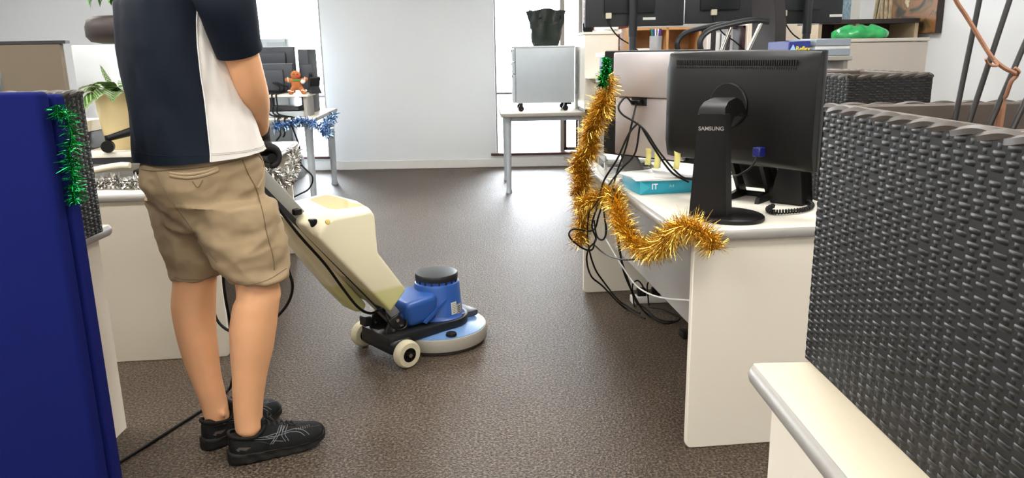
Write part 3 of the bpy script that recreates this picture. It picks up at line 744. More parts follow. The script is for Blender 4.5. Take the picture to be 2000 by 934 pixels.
# arms
def barpt(y, df=0., du=0.): return np.array(mw_pt(hb[0]+df, y, hb[1]+du))
arms = {}
shR = L(atY(436, -8, 2.185)); elR = L(atY(490, 168, 2.29)); wrR = L(barpt(-.215, -.012, .078))
shL = Vector((-shR.x-.005, shR.y, shR.z)); wrL = L(barpt(.215, -.012, .078)); elL = (shL+wrL)/2+Vector((-.055, -.03, -.03))
for sh, el, wr in ((shR, elR, wrR), (shL, elL, wrL)):
    m1 = sh.lerp(el, .5); m2 = el.lerp(wr, .32); m3 = el.lerp(wr, .7)
    limb(body, [sh, m1, el, m2, m3, wr], [.046, .050, .046, .047, .036, .027], 20, 5)
    body.sphere(el+Vector((.0, -.018, .004)), .030, 12, 10)
def hand(mb, yc, side, g=0.):
    """four fingers and a thumb closed round the bar; side=+1 thumb towards +bar"""
    W_ = lambda y, df, du: L(barpt(yc+y, df, du))
    mb.tube([W_(0, -.012, .078), W_(0, -.014, .056), W_(0, -.006, .036), W_(0, .014, .029)], [.024+g, .028+g, .031+g, .022+g], 14, flat=1.0)
    for k, (o_, sc) in enumerate(((-.034, .9), (-.0115, 1.), (.0115, 1.03), (.034, .95))):
        o_ = o_*side
        mb.tube(spline([tuple(W_(o_*.8, -.012, .036)), tuple(W_(o_, .016, .030)), tuple(W_(o_, .031*sc, .006)), tuple(W_(o_, .020*sc, -.021)), tuple(W_(o_, -.006, -.026))], 4), [.0105+g]*10+[.0095+g]*5+[.0085+g]*2, 10)
    mb.tube(spline([tuple(W_(side*.012, -.022, .040)), tuple(W_(side*.043, -.020, .012)), tuple(W_(side*.052, -.010, -.014)), tuple(W_(side*.050, .010, -.024))], 5), [.013+g]*6+[.011+g]*6+[.009+g]*4, 10)
hand(body, -.215, 1); hand(body, .215, -1)
bme = remesh(body, .0058, 10, .5)
obj_from(bme, 'body', skin, man)
for yc, side, wr, el in ((-.215, 1, wrR, elR), (.215, -1, wrL, elL)):
    g_ = MB(); hand(g_, yc, side, .0035); g_.tube([wr.lerp(el, .12), wr, L(barpt(yc, -.012, .058))], [.0345, .0325, .033], 16)
    obj_from(remesh(g_, .0045, 4), 'glove', M('black_glove', (18, 16, 16), .6, bump=.2, bscale=300), man)
# hair: short cap over crown and back
hm = MB(); hr = []
for i in range(13):
    e_ = PI/2*(1-i/12)-PI*.16*(i/12)
    row = []
    for j in range(36):
        a = 2*PI*j/36; front = max(0, math.sin(a)); ee = PI/2-(PI/2-e_)*(1-.42*front)
        row.append(HC+Vector((.082*math.cos(ee)*math.cos(a)+.0005, .101*math.cos(ee)*math.sin(a)-.003, .116*math.sin(ee)+.002)))
    hr.append(row)
hm.loft(hr, False); hm.build('hair', M('brown_hair', (70, 50, 36), .7, var=.2, vscale=90, bump=.6, bscale=160), man, True, 80, True)
for s in (-1, 1):
    MB().sphere(HC+Vector((s*.031, .091, .012)), (.0125, .0105, .009), 12, 10).build('eye', M('eye_white', (230, 226, 220), .3), man)

# ---------------------------------------------------------------- polo shirt
NT = 96
prof = [  # z, cx, cy, a, b
    (.962, .0, .002, .210, .164), (.978, .0, .001, .208, .163), (1.00, 0, -.002, .203, .161), (1.06, 0, -.008, .195, .157), (1.12, 0, -.014, .185, .152),
    (1.20, 0, -.026, .180, .149), (1.28, 0, -.036, .180, .146), (1.35, 0, -.040, .180, .138), (1.40, 0, -.04, .182, .128), (1.44, 0, -.038, .172, .110), (1.47, 0, -.033, .115, .088), (1.495, 0, -.026, .074, .074)]
zs = [p[0] for p in prof]
def pint(z):
    return [np.interp(z, zs, [p[k] for p in prof]) for k in range(1, 5)]
def seam_shift(z): return math.radians(np.interp(z, [.962, 1.0, 1.37], [0, 3, 21]))
def shirt_pt(th0, z, off=0.):
    t0 = math.atan2(math.sin(th0), math.cos(th0))
    wgt = math.exp(-(t0/math.radians(75))**4)
    th = t0+wgt*(seam_shift(z) if t0 < 0 else -seam_shift(z)*.9)*(1 if abs(t0) > .02 else 0)*min(1, abs(t0)/math.radians(27))
    cx_, cy_, a, b_ = pint(z); e = 2.35
    ct, st = math.cos(th), math.sin(th); k = (abs(ct)**e+abs(st)**e)**(-1/e)
    x, y = a*k*ct, b_*k*st
    n_ = Vector((ct/a, st/b_, 0)).normalized()
    # drape: folds running up from the hem, drag lines from the armpit
    f = .0045*math.sin(6*th+1.2*math.sin(z*9)+.6)*np.interp(z, [.962, 1.05, 1.3], [1., .55, .25])
    f += .008*mnoise.noise(Vector((th*2.1, z*6.5+th*2.2, 1.7)))+.003*mnoise.noise(Vector((th*6, z*16-th*5, 4.7)))
    return Vector((cx_+x, cy_+y, z+(.012*math.cos(th-1.2) if z < .97 else 0)))+n_*(f+off)
ZS = list(np.linspace(.962, 1.495, 62))
sm = MB(); rows = [[shirt_pt(2*PI*j/NT, z) for j in range(NT)] for z in ZS]
inner = [[shirt_pt(2*PI*j/NT, .962, -.006)+Vector((0, 0, .001+.02*k)) for j in range(NT)] for k in (1, 0)]
vs = [p for r in inner+rows for p in r]; fs = []; ms = []
j0 = NT-int(round(27/360*NT)); j1 = int(round(62/360*NT))
for i in range(len(ZS)+1):
    for j in range(NT):
        q = (i*NT+j, i*NT+(j+1) % NT, (i+1)*NT+(j+1) % NT, (i+1)*NT+j); z = ZS[max(0, i-2)]
        side = (j >= j0 or j < j1)
        other = (NT/2-7 <= j < NT/2+9)
        fs.append(q); ms.append(1 if ((side or other) and z < 1.40) else 0)
sm.v = [tuple(v) for v in vs]; sm.f = fs; sm.m = ms
shirt = sm.build('polo_shirt', [navy, wht], man, True, 80)
pip = MB(); pip.tube([shirt_pt(2*PI*j0/NT, z, .0012) for z in np.linspace(.963, 1.40, 60)], .0022, 6); pip.build('piping', M('white_piping', (235, 232, 226), .6), shirt)
for zz in (.980, .984):
    st = MB(); st.tube([shirt_pt(2*PI*j/NT, zz, .0004) for j in list(range(j0, NT))+list(range(0, j1))], .0007, 4); st.build('hem_stitch', M('stitch_grey', (170, 164, 156), .7), shirt)
st = MB(); st.tube([shirt_pt(2*PI*j/NT, .982, .0004) for j in range(NT//2+9, j0)], .0008, 4); st.build('hem_stitch', M('stitch_navy', (10, 16, 26), .7), shirt)
col = MB(); col.loft([ring((0, -.026+k*.012, 1.485+k*.028), .078-k*.006, .078-k*.004, 32) for k in range(3)], False); col.build('collar', navy, shirt, True, 80)
for sh, el, wr in ((shR, elR, wrR), (shL, elL, wrL)):
    d = (el-sh); s_ = MB(); n = 40; rows = []
    inn = Vector((-sh.x*.5, 0, .02))
    ax = d.normalized(); u = Vector((0, 1, 0)); u = (u-ax*u.dot(ax)).normalized(); w = ax.cross(u)
    stations = ((-.32, .052, inn), (-.16, .074, inn*.3), (0, .079, Vector((0, 0, 0))), (.18, .075, Vector((0, 0, 0))), (.36, .069, Vector((0, 0, 0))), (.52, .0645, Vector((0, 0, 0))), (.60, .063, Vector((0, 0, 0))), (.60, .0595, Vector((0, 0, 0))), (.50, .057, Vector((0, 0, 0))))
    for t, r, off in stations:
        rr = []
        for j in range(n):
            a = 2*PI*j/n; k = r*(1+.035*math.sin(3*a+t*6)+.03*mnoise.noise(Vector((a*1.5, t*7, sh.x*9))))
            rr.append(sh+d*t+off+(u*math.cos(a)*1.06+w*math.sin(a)*.96)*k)
        rows.append(rr)
    s_.loft(rows); s_.build('sleeve', navy, shirt, True, 80, True)

# ---------------------------------------------------------------- khaki shorts
km = MB()
km.loft([ring((0, y, z), a, b_, 40, 2.3) for z, y, a, b_ in ((1.01, .004, .172, .146), (.965, .006, .180, .155), (.93, .005, .186, .163), (.88, .002, .188, .166), (.83, .008, .180, .152), (.78, .012, .165, .132), (.74, .010, .14, .11))])
def short_leg(rows, Ys, hip, hz):
    C_, R_ = legrows(rows, Ys)
    pts = [hip]+C_; rad = [(.098, .135)]+[(r*.98, r*1.04) for r in R_]
    rr = []
    P = spline([tuple(p) for p in pts], 5); rad2 = []
    for i in range(len(pts)-1):
        for k in range(5): rad2.append(tuple(np.array(rad[i])*(1-k/5)+np.array(rad[i+1])*k/5))
    rad2.append(rad[-1])
    km.loft([ring(p, a, b_, 32, 2.2) for p, (a, b_) in zip(P, rad2)]); return P[-1], rad2[-1]
hR = short_leg([(400, 380, 532), (460, 396, 549), (505, 422, 560), (545, 453, 564)], [2.275, 2.272, 2.268, 2.262], Vector((.092, -.012, .83)), .53)
hL = short_leg([(400, 300, 422), (460, 314, 432), (505, 327, 433), (541, 338, 430)], [2.39, 2.388, 2.383, 2.38], Vector((-.092, -.006, .83)), .54)
kme = remesh(km, .006, 8, .5)
co = np.empty(len(kme.vertices)*3); kme.vertices.foreach_get('co', co); co = co.reshape(-1, 3)
no = np.empty(len(kme.vertices)*3); kme.vertex_normals.foreach_get('vector', no); no = no.reshape(-1, 3)
for i in range(len(co)):
    p = co[i]; z = p[2]
    amp = np.interp(z, [.5, .56, .75, .9, .97], [.4, 1, 1.15, .7, .15])
    v = Vector((p[0], p[1], p[2]))
    ang = math.atan2(p[1], p[0]-(.09 if p[0] > 0 else -.09))
    f = .012*(.35-abs(mnoise.noise(Vector((p[0]*7+z*5, p[1]*7-z*4, z*11+p[0]*6)))))*1.3+.007*(.3-abs(mnoise.noise(Vector((p[0]*13+z*10, p[1]*13-z*6, z*22-p[0]*12)))))+.002*mnoise.noise(Vector((p[0]*30, p[1]*30, z*45)))
    f += .004*math.sin(z*55+ang*2.2+3*mnoise.noise(v*6))*np.interp(z, [.52, .6, .72, .80], [.3, .8, .7, 0])
    co[i] = p+no[i]*(f-.002)*amp
kme.vertices.foreach_set('co', co.ravel()); kme.update()
shorts = obj_from(kme, 'shorts', khaki, man)
kb = BVHTree.FromPolygons([tuple(v) for v in co], [tuple(p.vertices) for p in kme.polygons])
def on_shorts(px_, py_, off=.001):
    """world ray through a photo point onto the shorts -> local surface point"""
    o_ = L(CC); d_ = (L(atY(px_, py_, 2.3))-o_).normalized(); h_ = kb.ray_cast(o_, d_)
    if h_[0] is None: return None
    return h_[0]+h_[1]*off
def surf_line(nm, pts, r, mat, sub=6):
    q = [on_shorts(p[0], p[1], r*.4) for p in spline(pts, sub)]; q = [p for p in q if p is not None]
    if len(q) > 2: return MB().tube(q, r, 6).build(nm, mat, shorts)
kd = M('khaki_seam', (122, 104, 80), .85); kl = M('khaki_welt', (176, 154, 122), .85)
surf_line('back_pocket', [(333, 343), (365, 347), (400, 342), (427, 332)], .0042, kl); surf_line('back_pocket', [(333, 338), (365, 341), (400, 336), (426, 327)], .0040, kl)
surf_line('pocket_slot', [(335, 340), (365, 344), (400, 339), (425, 330)], .0022, M('dark_slot', (70, 58, 44), .9))
surf_line('side_seam', [(473, 312), (485, 340), (500, 369), (512, 410), (522, 460), (533, 500), (536, 528)], .0018, kd)
surf_line('side_pocket', [(503, 298), (514, 320), (513, 345), (502, 367)], .0032, kl)
surf_line('centre_seam', [(303, 335), (330, 385), (368, 438), (405, 490), (424, 512)], .0018, kd)
surf_line('waist_seam', [(270, 330), (300, 334), (335, 332), (400, 326), (470, 312)], .0014, kd)
surf_line('hem_stitch', [(341, 541), (360, 546), (395, 546), (418, 538)], .0012, kd); surf_line('hem_stitch', [(455, 549), (480, 556), (520, 548), (560, 524)], .0012, kd)
surf_line('pocket_tuck', [(376, 354), (386, 366), (396, 352)], .0014, kd)

# ---------------------------------------------------------------- running shoes
sh_up = M('black_mesh_upper', (13, 14, 15), .6, var=.12, vscale=80, bump=.5, bscale=420, spec=.25); sh_sole = M('black_rubber_sole', (22, 20, 18), .6, spec=.3, var=.12, vscale=40)
sh_line = M('grey_reflective_line', (120, 122, 126), .4); sh_tan = M('worn_heel_patch', (74, 64, 53), .6); lace_m = M('black_lace', (15, 15, 16), .7); sh_ov = M('black_overlay', (34, 36, 38), .4)
def outline(t):      # half widths outer / inner along 0..1
    return np.interp(t, [0, .03, .10, .25, .42, .58, .72, .84, .93, .98, 1.], [.012, .024, .034, .037, .037, .043, .049, .047, .039, .027, .010])
def shoe(heel, d, side):
    LEN = .302
    T = Matrix.Translation(L((heel[0], heel[1], 0))) @ Matrix.Rotation(math.radians(d-FACE+90), 4, 'Z')
    spring = lambda t: np.interp(t, [0, .05, .6, .8, 1.], [.006, .0, .0, .004, .024])
    soleT = lambda t: np.interp(t, [0, .1, .35, .6, .85, 1.], [.046, .044, .038, .033, .034, .046])
    topz = lambda t: np.interp(t, [0, .05, .12, .22, .30, .36, .42, .55, .70, .84, .94, 1.], [.098, .102, .096, .088, .100, .116, .118, .101, .086, .075, .066, .052])
    n = 40; N = 34
    # sole
    rows = []
    for i in range(N+1):
        t = i/N; x = -.006+(LEN+.008)*t; w_ = outline(t)+.005; z0 = spring(t); z1 = soleT(t); r_ = []
        for j in range(20):
            a = 2*PI*j/20; k = (abs(math.cos(a))**4+abs(math.sin(a))**4)**-.25
            zz = (z0+z1)/2+math.sin(a)*k*(z1-z0)/2; bul = 1+.07*math.sin(PI*(zz-z0)/(z1-z0)*2+1.2)+(.03*math.sin(t*38+zz*160) if abs(math.sin(a)) < .8 else 0)
            r_.append(Vector((x, math.cos(a)*k*w_*bul+.004*side*math.sin(t*PI), zz)))
        rows.append(r_)
    s0 = MB().loft(rows, True, 0, T).build('shoe', sh_sole, man, True, 60, True); s0.name = 'shoe_sole'
    # upper
    rows = []
    for i in range(N+1):
        t = .005+i/N*.985; x = LEN*t; w_ = outline(t); z0 = soleT(t)-.008; z1 = topz(t); r_ = []
        for j in range(24):
            a = PI*j/23
            e_ = 2.6 if t > .5 else 2.2
            k = (abs(math.cos(a))**e_+abs(math.sin(a))**e_)**(-1/e_); tap = 1-.28*math.sin(a)**2*(1 if t > .4 else .6)
            r_.append(Vector((x, math.cos(a)*k*w_*tap*1.02+.004*side*math.sin(t*PI), z0+math.sin(a)*k*(z1-z0))))
        rows.append(r_)
    up = MB().loft(rows, True, 0, T).build('shoe_upper', sh_up, man, True, 70, True)
    bv = BVHTree.FromPolygons([tuple(v.co) for v in up.data.vertices], [tuple(p.vertices) for p in up.data.polygons])
    def onside(x, z, sg, off):
        o_ = T @ Vector((x, sg*.2, z)); dd = (T.to_3x3() @ Vector((0, -sg, 0))).normalized(); h_ = bv.ray_cast(o_, dd)
        return None if h_[0] is None else h_[0]-dd*off
    def ontop(x, y, off):
        h_ = bv.ray_cast(T @ Vector((x, y, .3)), Vector((0, 0, -1))); return None if h_[0] is None else h_[0]+Vector((0, 0, off))
    def line(nm, pts, r, mat, sg, sub=5, par=up):
        q = [onside(p[0], p[1], sg, r*.2) for p in spline(pts, sub)]; q = [p for p in q if p is not None]
        if len(q) > 2: MB().tube(q, r, 5).build(nm, mat, par)
    for sg in (-1, 1):
        st = [[(.062, .082), (.10, .078), (.135, .080), (.152, .082), (.162, .098)], [(.172, .098), (.163, .080), (.200, .079), (.228, .068), (.243, .052)],
              [(.108, .076), (.140, .072), (.165, .074), (.190, .074), (.215, .066), (.228, .053)],
              [(.118, .050), (.140, .074), (.158, .100)], [(.126, .050), (.148, .074), (.168, .100)], [(.166, .050), (.158, .074), (.180, .100)], [(.176, .050), (.168, .074), (.188, .098)],
              [(.130, .060), (.160, .052)], [(.062, .078), (.095, .072), (.135, .068)]]
        for p in st: line('side_stripe', p, .0011, sh_line, sg)
        line('overlay_seam', [(.02, .080), (.05, .074), (.09, .066), (.12, .052)], .0016, sh_ov, sg); line('overlay_seam', [(.19, .092), (.215, .082), (.25, .07), (.285, .062)], .0016, sh_ov, sg)
        for k in range(12):
            x = .205+k*.0075; zz = .074-k*.0008+(.0 if k < 6 else (k-6)*.0006)
            q = [onside(x, zz, sg, .0003), onside(x+.0015, zz+.005, sg, .0003)]
            if None not in q: MB().tube(q, .0009, 4).build('toe_stitch', sh_line, up)
        vs = [onside(x, z, sg, .0012) for x, z in ((.006, .066), (.03, .062), (.062, .056), (.045, .050), (.022, .050))]
        if None not in vs: MB().add(vs, [tuple(range(5))]).build('heel_patch', sh_tan, up, False)
    # collar, tongue, laces
    colp = [(.004, 0, .099), (.012, .024, .098), (.04, .034, .090), (.075, .035, .086), (.10, .030, .098), (.112, .018, .112), (.115, 0, .116), (.112, -.018, .112), (.10, -.030, .098), (.075, -.035, .086), (.04, -.034, .090), (.012, -.024, .098)]
    MB().tube(spline(colp, 4, True), .0058, 8, 0, T, closed=True).build('collar', sh_up, up)
    MB().rbox(.100, .118, -.024, .024, .09, .134, .007, 2, 0, T @ Matrix.Translation((.0, 0, .0))).build('tongue', sh_up, up)
    for k in range(6):
        x = .122+k*.0155; q = [ontop(x+.004*abs(y)/.02, y, .003) for y in np.linspace(-.022, .022, 7)]
        if None not in q: MB().tube(q, .0032, 6, flat=.7).build('lace', lace_m, up)
    for s_ in (-1, 1):
        q0 = ontop(.126, 0, .006)
        lp = [q0, q0+T.to_3x3() @ Vector((.004, s_*.016, .010)), q0+T.to_3x3() @ Vector((.014, s_*.032, .002)), q0+T.to_3x3() @ Vector((.016, s_*.022, -.004)), q0+Vector((0, 0, .002))]
        MB().tube(spline([tuple(v) for v in lp], 5), .0022, 6).build('lace', lace_m, up)
shoe(heelR, dirR, -1); shoe(heelL, dirL, 1)
# ---------------------------------------------------------------- the machine's mains lead (on the floor and hanging in a loop)
def world_tube(nm, pts, r, mat, label, cat='cable', group=None, sub=8, n=8):
    P_ = [np.array([p[0], p[1], max(p[2], r*.9)]) for p in spline(pts, sub)]; o_ = MB().tube([Vector(p) for p in P_], r, n).build(nm, mat, None)
    return tag(o_, label, cat, group)
world_tube('power_lead', [atZ(190, 934, .006), atZ(228, 907, .006), atZ(300, 862, .006), atZ(390, 804, .006), atZ(440, 768, .006), atY(453, 745, 2.72), atY(457, 690, 2.74), atY(449, 630, 2.72), atY(440, 580, 2.70), atY(436, 535, 2.69), atY(440, 470, 2.68), atY(452, 380, 2.66), mw_pt(-.50, .02, .84)], .0055, cable_mat, 'black power lead running over the carpet and up behind his legs')
world_tube('power_lead', [mw_pt(-.49, .0, .83), atY(470, 420, 2.72), atY(418, 520, 2.72), atY(414, 580, 2.71), atY(424, 625, 2.70), atY(452, 648, 2.68), atY(490, 646, 2.67), atY(530, 627, 2.68), atY(559, 598, 2.67), atY(571, 566, 2.66), atY(566, 535, 2.65), atY(545, 480, 2.65), mw_pt(-.44, -.04, .75)], .0055, cable_mat, 'black lead hanging in a loop in front of his knees')
# ================================================================ MONITORS AND THINGS ON THE RIGHT DESK
def W2L(root_loc, rz):
    a = math.radians(-rz); c_, s_ = math.cos(a), math.sin(a); o_ = np.array(root_loc, float)
    return lambda p: Vector((c_*(p[0]-o_[0])-s_*(p[1]-o_[1]), s_*(p[0]-o_[0])+c_*(p[1]-o_[1]), p[2]-o_[2]))
# big black monitor, seen from behind: local x along the panel (far-left -> near-right), -y is the back
RZ = -52.0; mc = np.array([.765, 2.585, .72])
mon = empty('computer_monitor', mc, RZ, 'large black monitor on a stout column stand seen from behind', 'monitor')
def slab(w2, z0, z1, t, bulge, vents=False):
    """monitor casing with a gently bowed back and top"""
    rows = []; N = 20
    for i in range(N+1):
        u = -1+2*i/N; x = w2*u; bow = (1-u*u)
        zt = z1+.006*bow; d_ = t+bulge*bow
        ed = .012 if abs(u) > .93 else 0
        rows.append([Vector((x, 0, z0)), Vector((x, 0, zt)), Vector((x, -.010, zt+.001)), Vector((x, -.022+ed*.5, zt-.004)), Vector((x, -d_*.8+ed, zt-.03)), Vector((x, -d_+ed, zt-.06)), Vector((x, -d_+ed, (z0+zt)/2)), Vector((x, -d_+ed, z0+.06)), Vector((x, -d_*.8+ed, z0+.02)), Vector((x, -.02+ed*.5, z0+.002))])
    return MB().loft(rows)
slab(.290, .150, .514, .040, .022).build('casing', black_pl, mon, True, 50, True)
MB().rbox(-.292, .292, .0, .022, .146, .518, .005, 2).build('bezel', black_gl, mon)
MB().box(-.282, .282, .0215, .0225, .158, .508).build('screen', M('screen_glass', (10, 10, 12), .1), mon, False)
vs_ = MB()
for k in range(60):
    x = -.235+k*.0078; bow = 1-(x/.29)**2
    for zz in (.452, .474): vs_.box(x, x+.004, -(.040+.022*bow)*.99, -(.040+.022*bow)*.80, zz, zz+.016)
vv = vs_.build('vent_slots', M('vent_black', (19, 18, 18), .6), mon, False); vv['kind'] = 'stuff'
MB().lathe([(0, -.004), (.070, -.004), (.074, .0), (.070, .004), (.0, .004)], 36, 0, Tm((.0, -.064, .345), rx=90)).build('mount_disc', black_pl, mon)
# stand column leans back, bent neck, oval base
def mL(px_, py_, z=None, Y=None): return W2L(mc, RZ)(atZ(px_, py_, z) if z is not None else atY(px_, py_, Y))
b0 = mL(1345, 424, Y=2.375); b1 = mL(1418, 426, Y=2.345); t0 = mL(1364, 222, Y=2.375); t1 = mL(1418, 222, Y=2.345)
back = Vector((0, .030, 0))
rings = []
for k in range(7):
    s_ = k/6; a = b0.lerp(t0, s_); c_ = b1.lerp(t1, s_); a.z = max(a.z, .012) if k == 0 else a.z; c_.z = a.z
    bk_ = back*(1-.25*s_); q = [a, a.lerp(c_, .12)-back*.12, a.lerp(c_, .88)-back*.12, c_, c_+bk_, a+bk_]
    rings.append(q)
st = MB().loft(rings).build('stand_column', black_pl, mon, True, 35, True)
tz = t0.z
nk = MB(); nr = []
for s_, dy, dz, ww in ((0, 0, -.004, 1.), (.25, .010, .016, .94), (.5, .035, .034, .88), (.8, .085, .044, .84), (1., .125, .03, .8)):
    m_ = (t0+t1)/2; hw = (t1-t0)/2*ww; base = m_+Vector((-.02*s_, dy, dz)); up_ = Vector((0, .02*(1-s_), .0))
    nr.append([base-hw+Vector((0, -.004, 0)), base+hw+Vector((0, -.004, 0)), base+hw+Vector((0, .03, -.05)), base-hw+Vector((0, .03, -.05))])
nk.loft(nr).build('stand_neck', black_pl, mon, True, 50, True)
bc = W2L(mc, RZ)((.688, 2.40, .72))
MB().lathe([(0, .0), (.118, 0), (.122, .004), (.121, .012), (.116, .016), (0, .018)], 48, 0, Tm((bc.x, bc.y, 0)), True, 1., .85).build('stand_base', black_pl, mon)
c0 = b0.lerp(t0, .86); c1 = b1.lerp(t1, .86); mid = (c0+c1)/2; dirx = (c1-c0).normalized(); upv = (t0-b0).normalized(); nrm = dirx.cross(upv).normalized(); upv = nrm.cross(dirx)
TT = Matrix(((dirx.x, upv.x, nrm.x, mid.x+nrm.x*.0075+dirx.x*-.0), (dirx.y, upv.y, nrm.y, mid.y+nrm.y*.0075), (dirx.z, upv.z, nrm.z, mid.z+nrm.z*.0075), (0, 0, 0, 1)))
text_obj('lettering', 'SAMSUNG', .0165, M('silver_print', (170, 165, 155), .4, metal=.6), st, TT, .0003, True)
vg = W2L(mc, RZ)(atY(1500, 292, 2.47)); MB().rbox(vg.x-.014, vg.x+.014, -.085, -.05, vg.z-.018, vg.z+.012, .003, 1).build('video_plug', M('blue_plug', (22, 28, 105), .4), mon)
MB().tube(spline([(vg.x, -.075, vg.z-.015), (vg.x-.01, -.09, vg.z-.05), (vg.x-.05, -.10, vg.z-.08), (vg.x-.10, -.07, vg.z-.085), (vg.x-.14, -.03, vg.z-.10)], 6), .0035, 6).build('video_lead', cable_mat, mon)

# silver backed monitor behind it
RZ2 = -50.0; mc2 = np.array([.545, 2.985, .72])
m2 = empty('computer_monitor', mc2, RZ2, 'silver backed monitor with cables plugged into its rear', 'monitor')
w2 = .245
MB().rbox(-w2, w2, -.004, .03, .112, .525, .005, 2).build('bezel', black_pl, m2)
MB().box(-w2+.015, w2-.015, .0295, .0305, .13, .51).build('screen', M('screen_glass_b', (12, 12, 14), .1), m2, False)
MB().rbox(-w2+.085, w2-.03, -.045, -.003, .350, .518, .006, 2).build('upper_cover', silver_mt, m2)
MB().rbox(-w2+.085, w2-.07, -.030, -.003, .122, .348, .006, 2).build('lower_cover', silver_mt, m2)
MB().box(-w2+.006, w2-.006, -.008, .0, .118, .52).build('rear_frame', black_pl, m2, False)
_n2 = np.array([math.sin(math.radians(50)), math.cos(math.radians(50)), 0]); _r = ray(1240, 200); PLUG = CC+((mc2-CC).dot(_n2)-.058)/_r.dot(_n2)*_r; pgl = W2L(mc2, RZ2)(PLUG)
MB().box(pgl.x-.04, pgl.x+.035, -.0315, -.028, pgl.z-.014, pgl.z+.018).build('socket_plate', dark_pl, m2, False)
MB().rbox(pgl.x-.022, pgl.x+.022, -.062, -.028, pgl.z-.009, pgl.z+.009, .004, 1).build('plug', cable_mat, m2)
MB().prism([(-.03, .165), (.03, .165), (.06, .0), (-.06, .0)], -.052, -.038, 0, Matrix(((1, 0, 0, -.115), (0, -.55, 1, .115), (0, 1, 0, 0), (0, 0, 0, 1)))).build('stand_leg', M('dark_silver', (120, 118, 116), .35, metal=.6), m2, False)
MB().rbox(-.18, -.05, .02, .14, 0, .010, .004, 1).build('stand_foot', M('dark_silver_foot', (110, 108, 106), .35, metal=.6), m2)

# ream of A4 copy paper with loose sheets on top
rm = empty('paper_ream', (.480, 2.822, .72), 11, 'turquoise wrapped ream of copy paper under loose white sheets', 'paper ream')
cy_m = M('turquoise_wrapper', (40, 160, 186), .35, var=.08, vscale=20)
MB().rbox(0, .297, 0, .20, 0, .052, .003, 2).build('wrapper', cy_m, rm)
Tf = Matrix(((1, 0, 0, 0), (0, 0, -1, -.0006), (0, 1, 0, 0), (0, 0, 0, 1)))
text_obj('lettering', 'IT', .030, paper, rm, Tf @ Tm((.058, .028, 0)), .0003, True); text_obj('lettering', 'A4', .018, M('pale_print', (150, 220, 225), .5), rm, Tf @ Tm((.125, .028, 0)), .0003)
MB().add([(0.0, -.0004, 0), (.04, -.0008, .026), (.0, -.0004, .052)], [(0, 1, 2)]).build('wrapper_fold', M('turquoise_fold', (58, 176, 198), .35), rm, False)
for i, (x, y, rz, z, lab) in enumerate(((.60, 2.93, 4, .7725, 'loose white sheet lying flat on the turquoise ream'), (.585, 2.95, 22, .7765, 'white booklet skewed on the sheets over the ream'), (.695, 2.935, -8, .7815, 'topmost white sheet on the turquoise ream'))):
    o_ = tag(MB().rbox(-.145, .145, -.105, .105, 0, .004 if i != 1 else .0045, .001, 1).build('paper_sheet', paper, None), lab, 'paper'); o_.location = (x, y, z); o_.rotation_euler = (0, 0, math.radians(rz))
yel = M('yellow_sticky_note', (222, 214, 130), .7)
for i, (px_, py_, Y) in enumerate(((1266, 305, 2.86), (1283, 312, 2.83), (1322, 312, 2.74))):
    p = atY(px_, py_, Y)
    if i < 2:      # stuck on the silver monitor's lower cover
        ny_ = np.array([math.sin(math.radians(50)), math.cos(math.radians(50)), 0]); r__ = ray(px_, py_); p = CC+((mc2-CC).dot(ny_)-.0335)/r__.dot(ny_)*r__
    q = MB(); vs = []
    for k in range(5): vs += [(-.013, .004*math.sin(k), .03-k*.016), (.013, .004*math.sin(k+.5), .03-k*.016)]
    q.add(vs, [(2*k, 2*k+1, 2*k+3, 2*k+2) for k in range(4)])
    o_ = tag(q.build('sticky_note', yel, None), 'yellow sticky note hanging below a monitor edge', 'sticky note', 'yellow sticky notes under the monitors'); o_.location = p; o_.rotation_euler = (0, 0, math.radians(-48))
    o_.modifiers.new('t', 'SOLIDIFY').thickness = .0006
# document trays behind the ream
tr = empty('letter_tray', (.40, 3.235, .72), 2, 'grey stacked letter trays beside the silver monitor', 'letter tray')
for k, z in enumerate((.0, .062)):
    t_ = MB(); t_.rbox(0, .24, 0, .22, z, z+.006, .002, 1); t_.rbox(0, .006, 0, .22, z, z+.03, .002, 1); t_.rbox(.234, .24, 0, .22, z, z+.03, .002, 1); t_.rbox(0, .24, .214, .22, z, z+.03, .002, 1)
    if k == 0:
        for x in (.0, .228): t_.box(x, x+.012, .01, .03, 0, .062); t_.box(x, x+.012, .19, .21, 0, .062)
    t_.build('tray', M('grey_tray_%d' % k, (150, 152, 150) if k else (215, 213, 206), .4), tr)
    MB().rbox(.012, .228, .01, .20, z+.006, z+.014, .001, 1).build('papers', paper, tr)
# desk phone with coiled lead
ph = empty('desk_phone', (.874, 2.722, .72), -42, 'black desk phone on an open wedge stand behind the monitor', 'telephone')
for x in (-.062, .048):
    MB().prism([(0, 0), (.15, 0), (.145, .015), (.05, .15), (.02, .155), (.02, .13), (.085, .03), (.01, .02)], x, x+.014, 0, Matrix(((0, 0, 1, 0), (1, 0, 0, -.10), (0, 1, 0, 0), (0, 0, 0, 1)))).build('stand_side', black_pl, ph, True, 30, True)
MB().rbox(-.062, .062, -.008, .012, 0, .018, .003, 1, 0, Tm((0, .04, 0))).build('stand_bar', black_pl, ph)
MB().rbox(-.075, .075, -.11, .11, -.013, .013, .008, 2, 0, Tm((0, -.005, .12), rx=-52)).build('phone_body', black_pl, ph)
MB().rbox(-.070, -.028, -.10, .10, .013, .042, .012, 3, 0, Tm((0, -.005, .12), rx=-52)).build('handset', black_pl, ph)
ph2 = empty('desk_phone', (.976, 2.630, .72), -42, 'black wedge shaped phone base next to the woven planter', 'telephone')
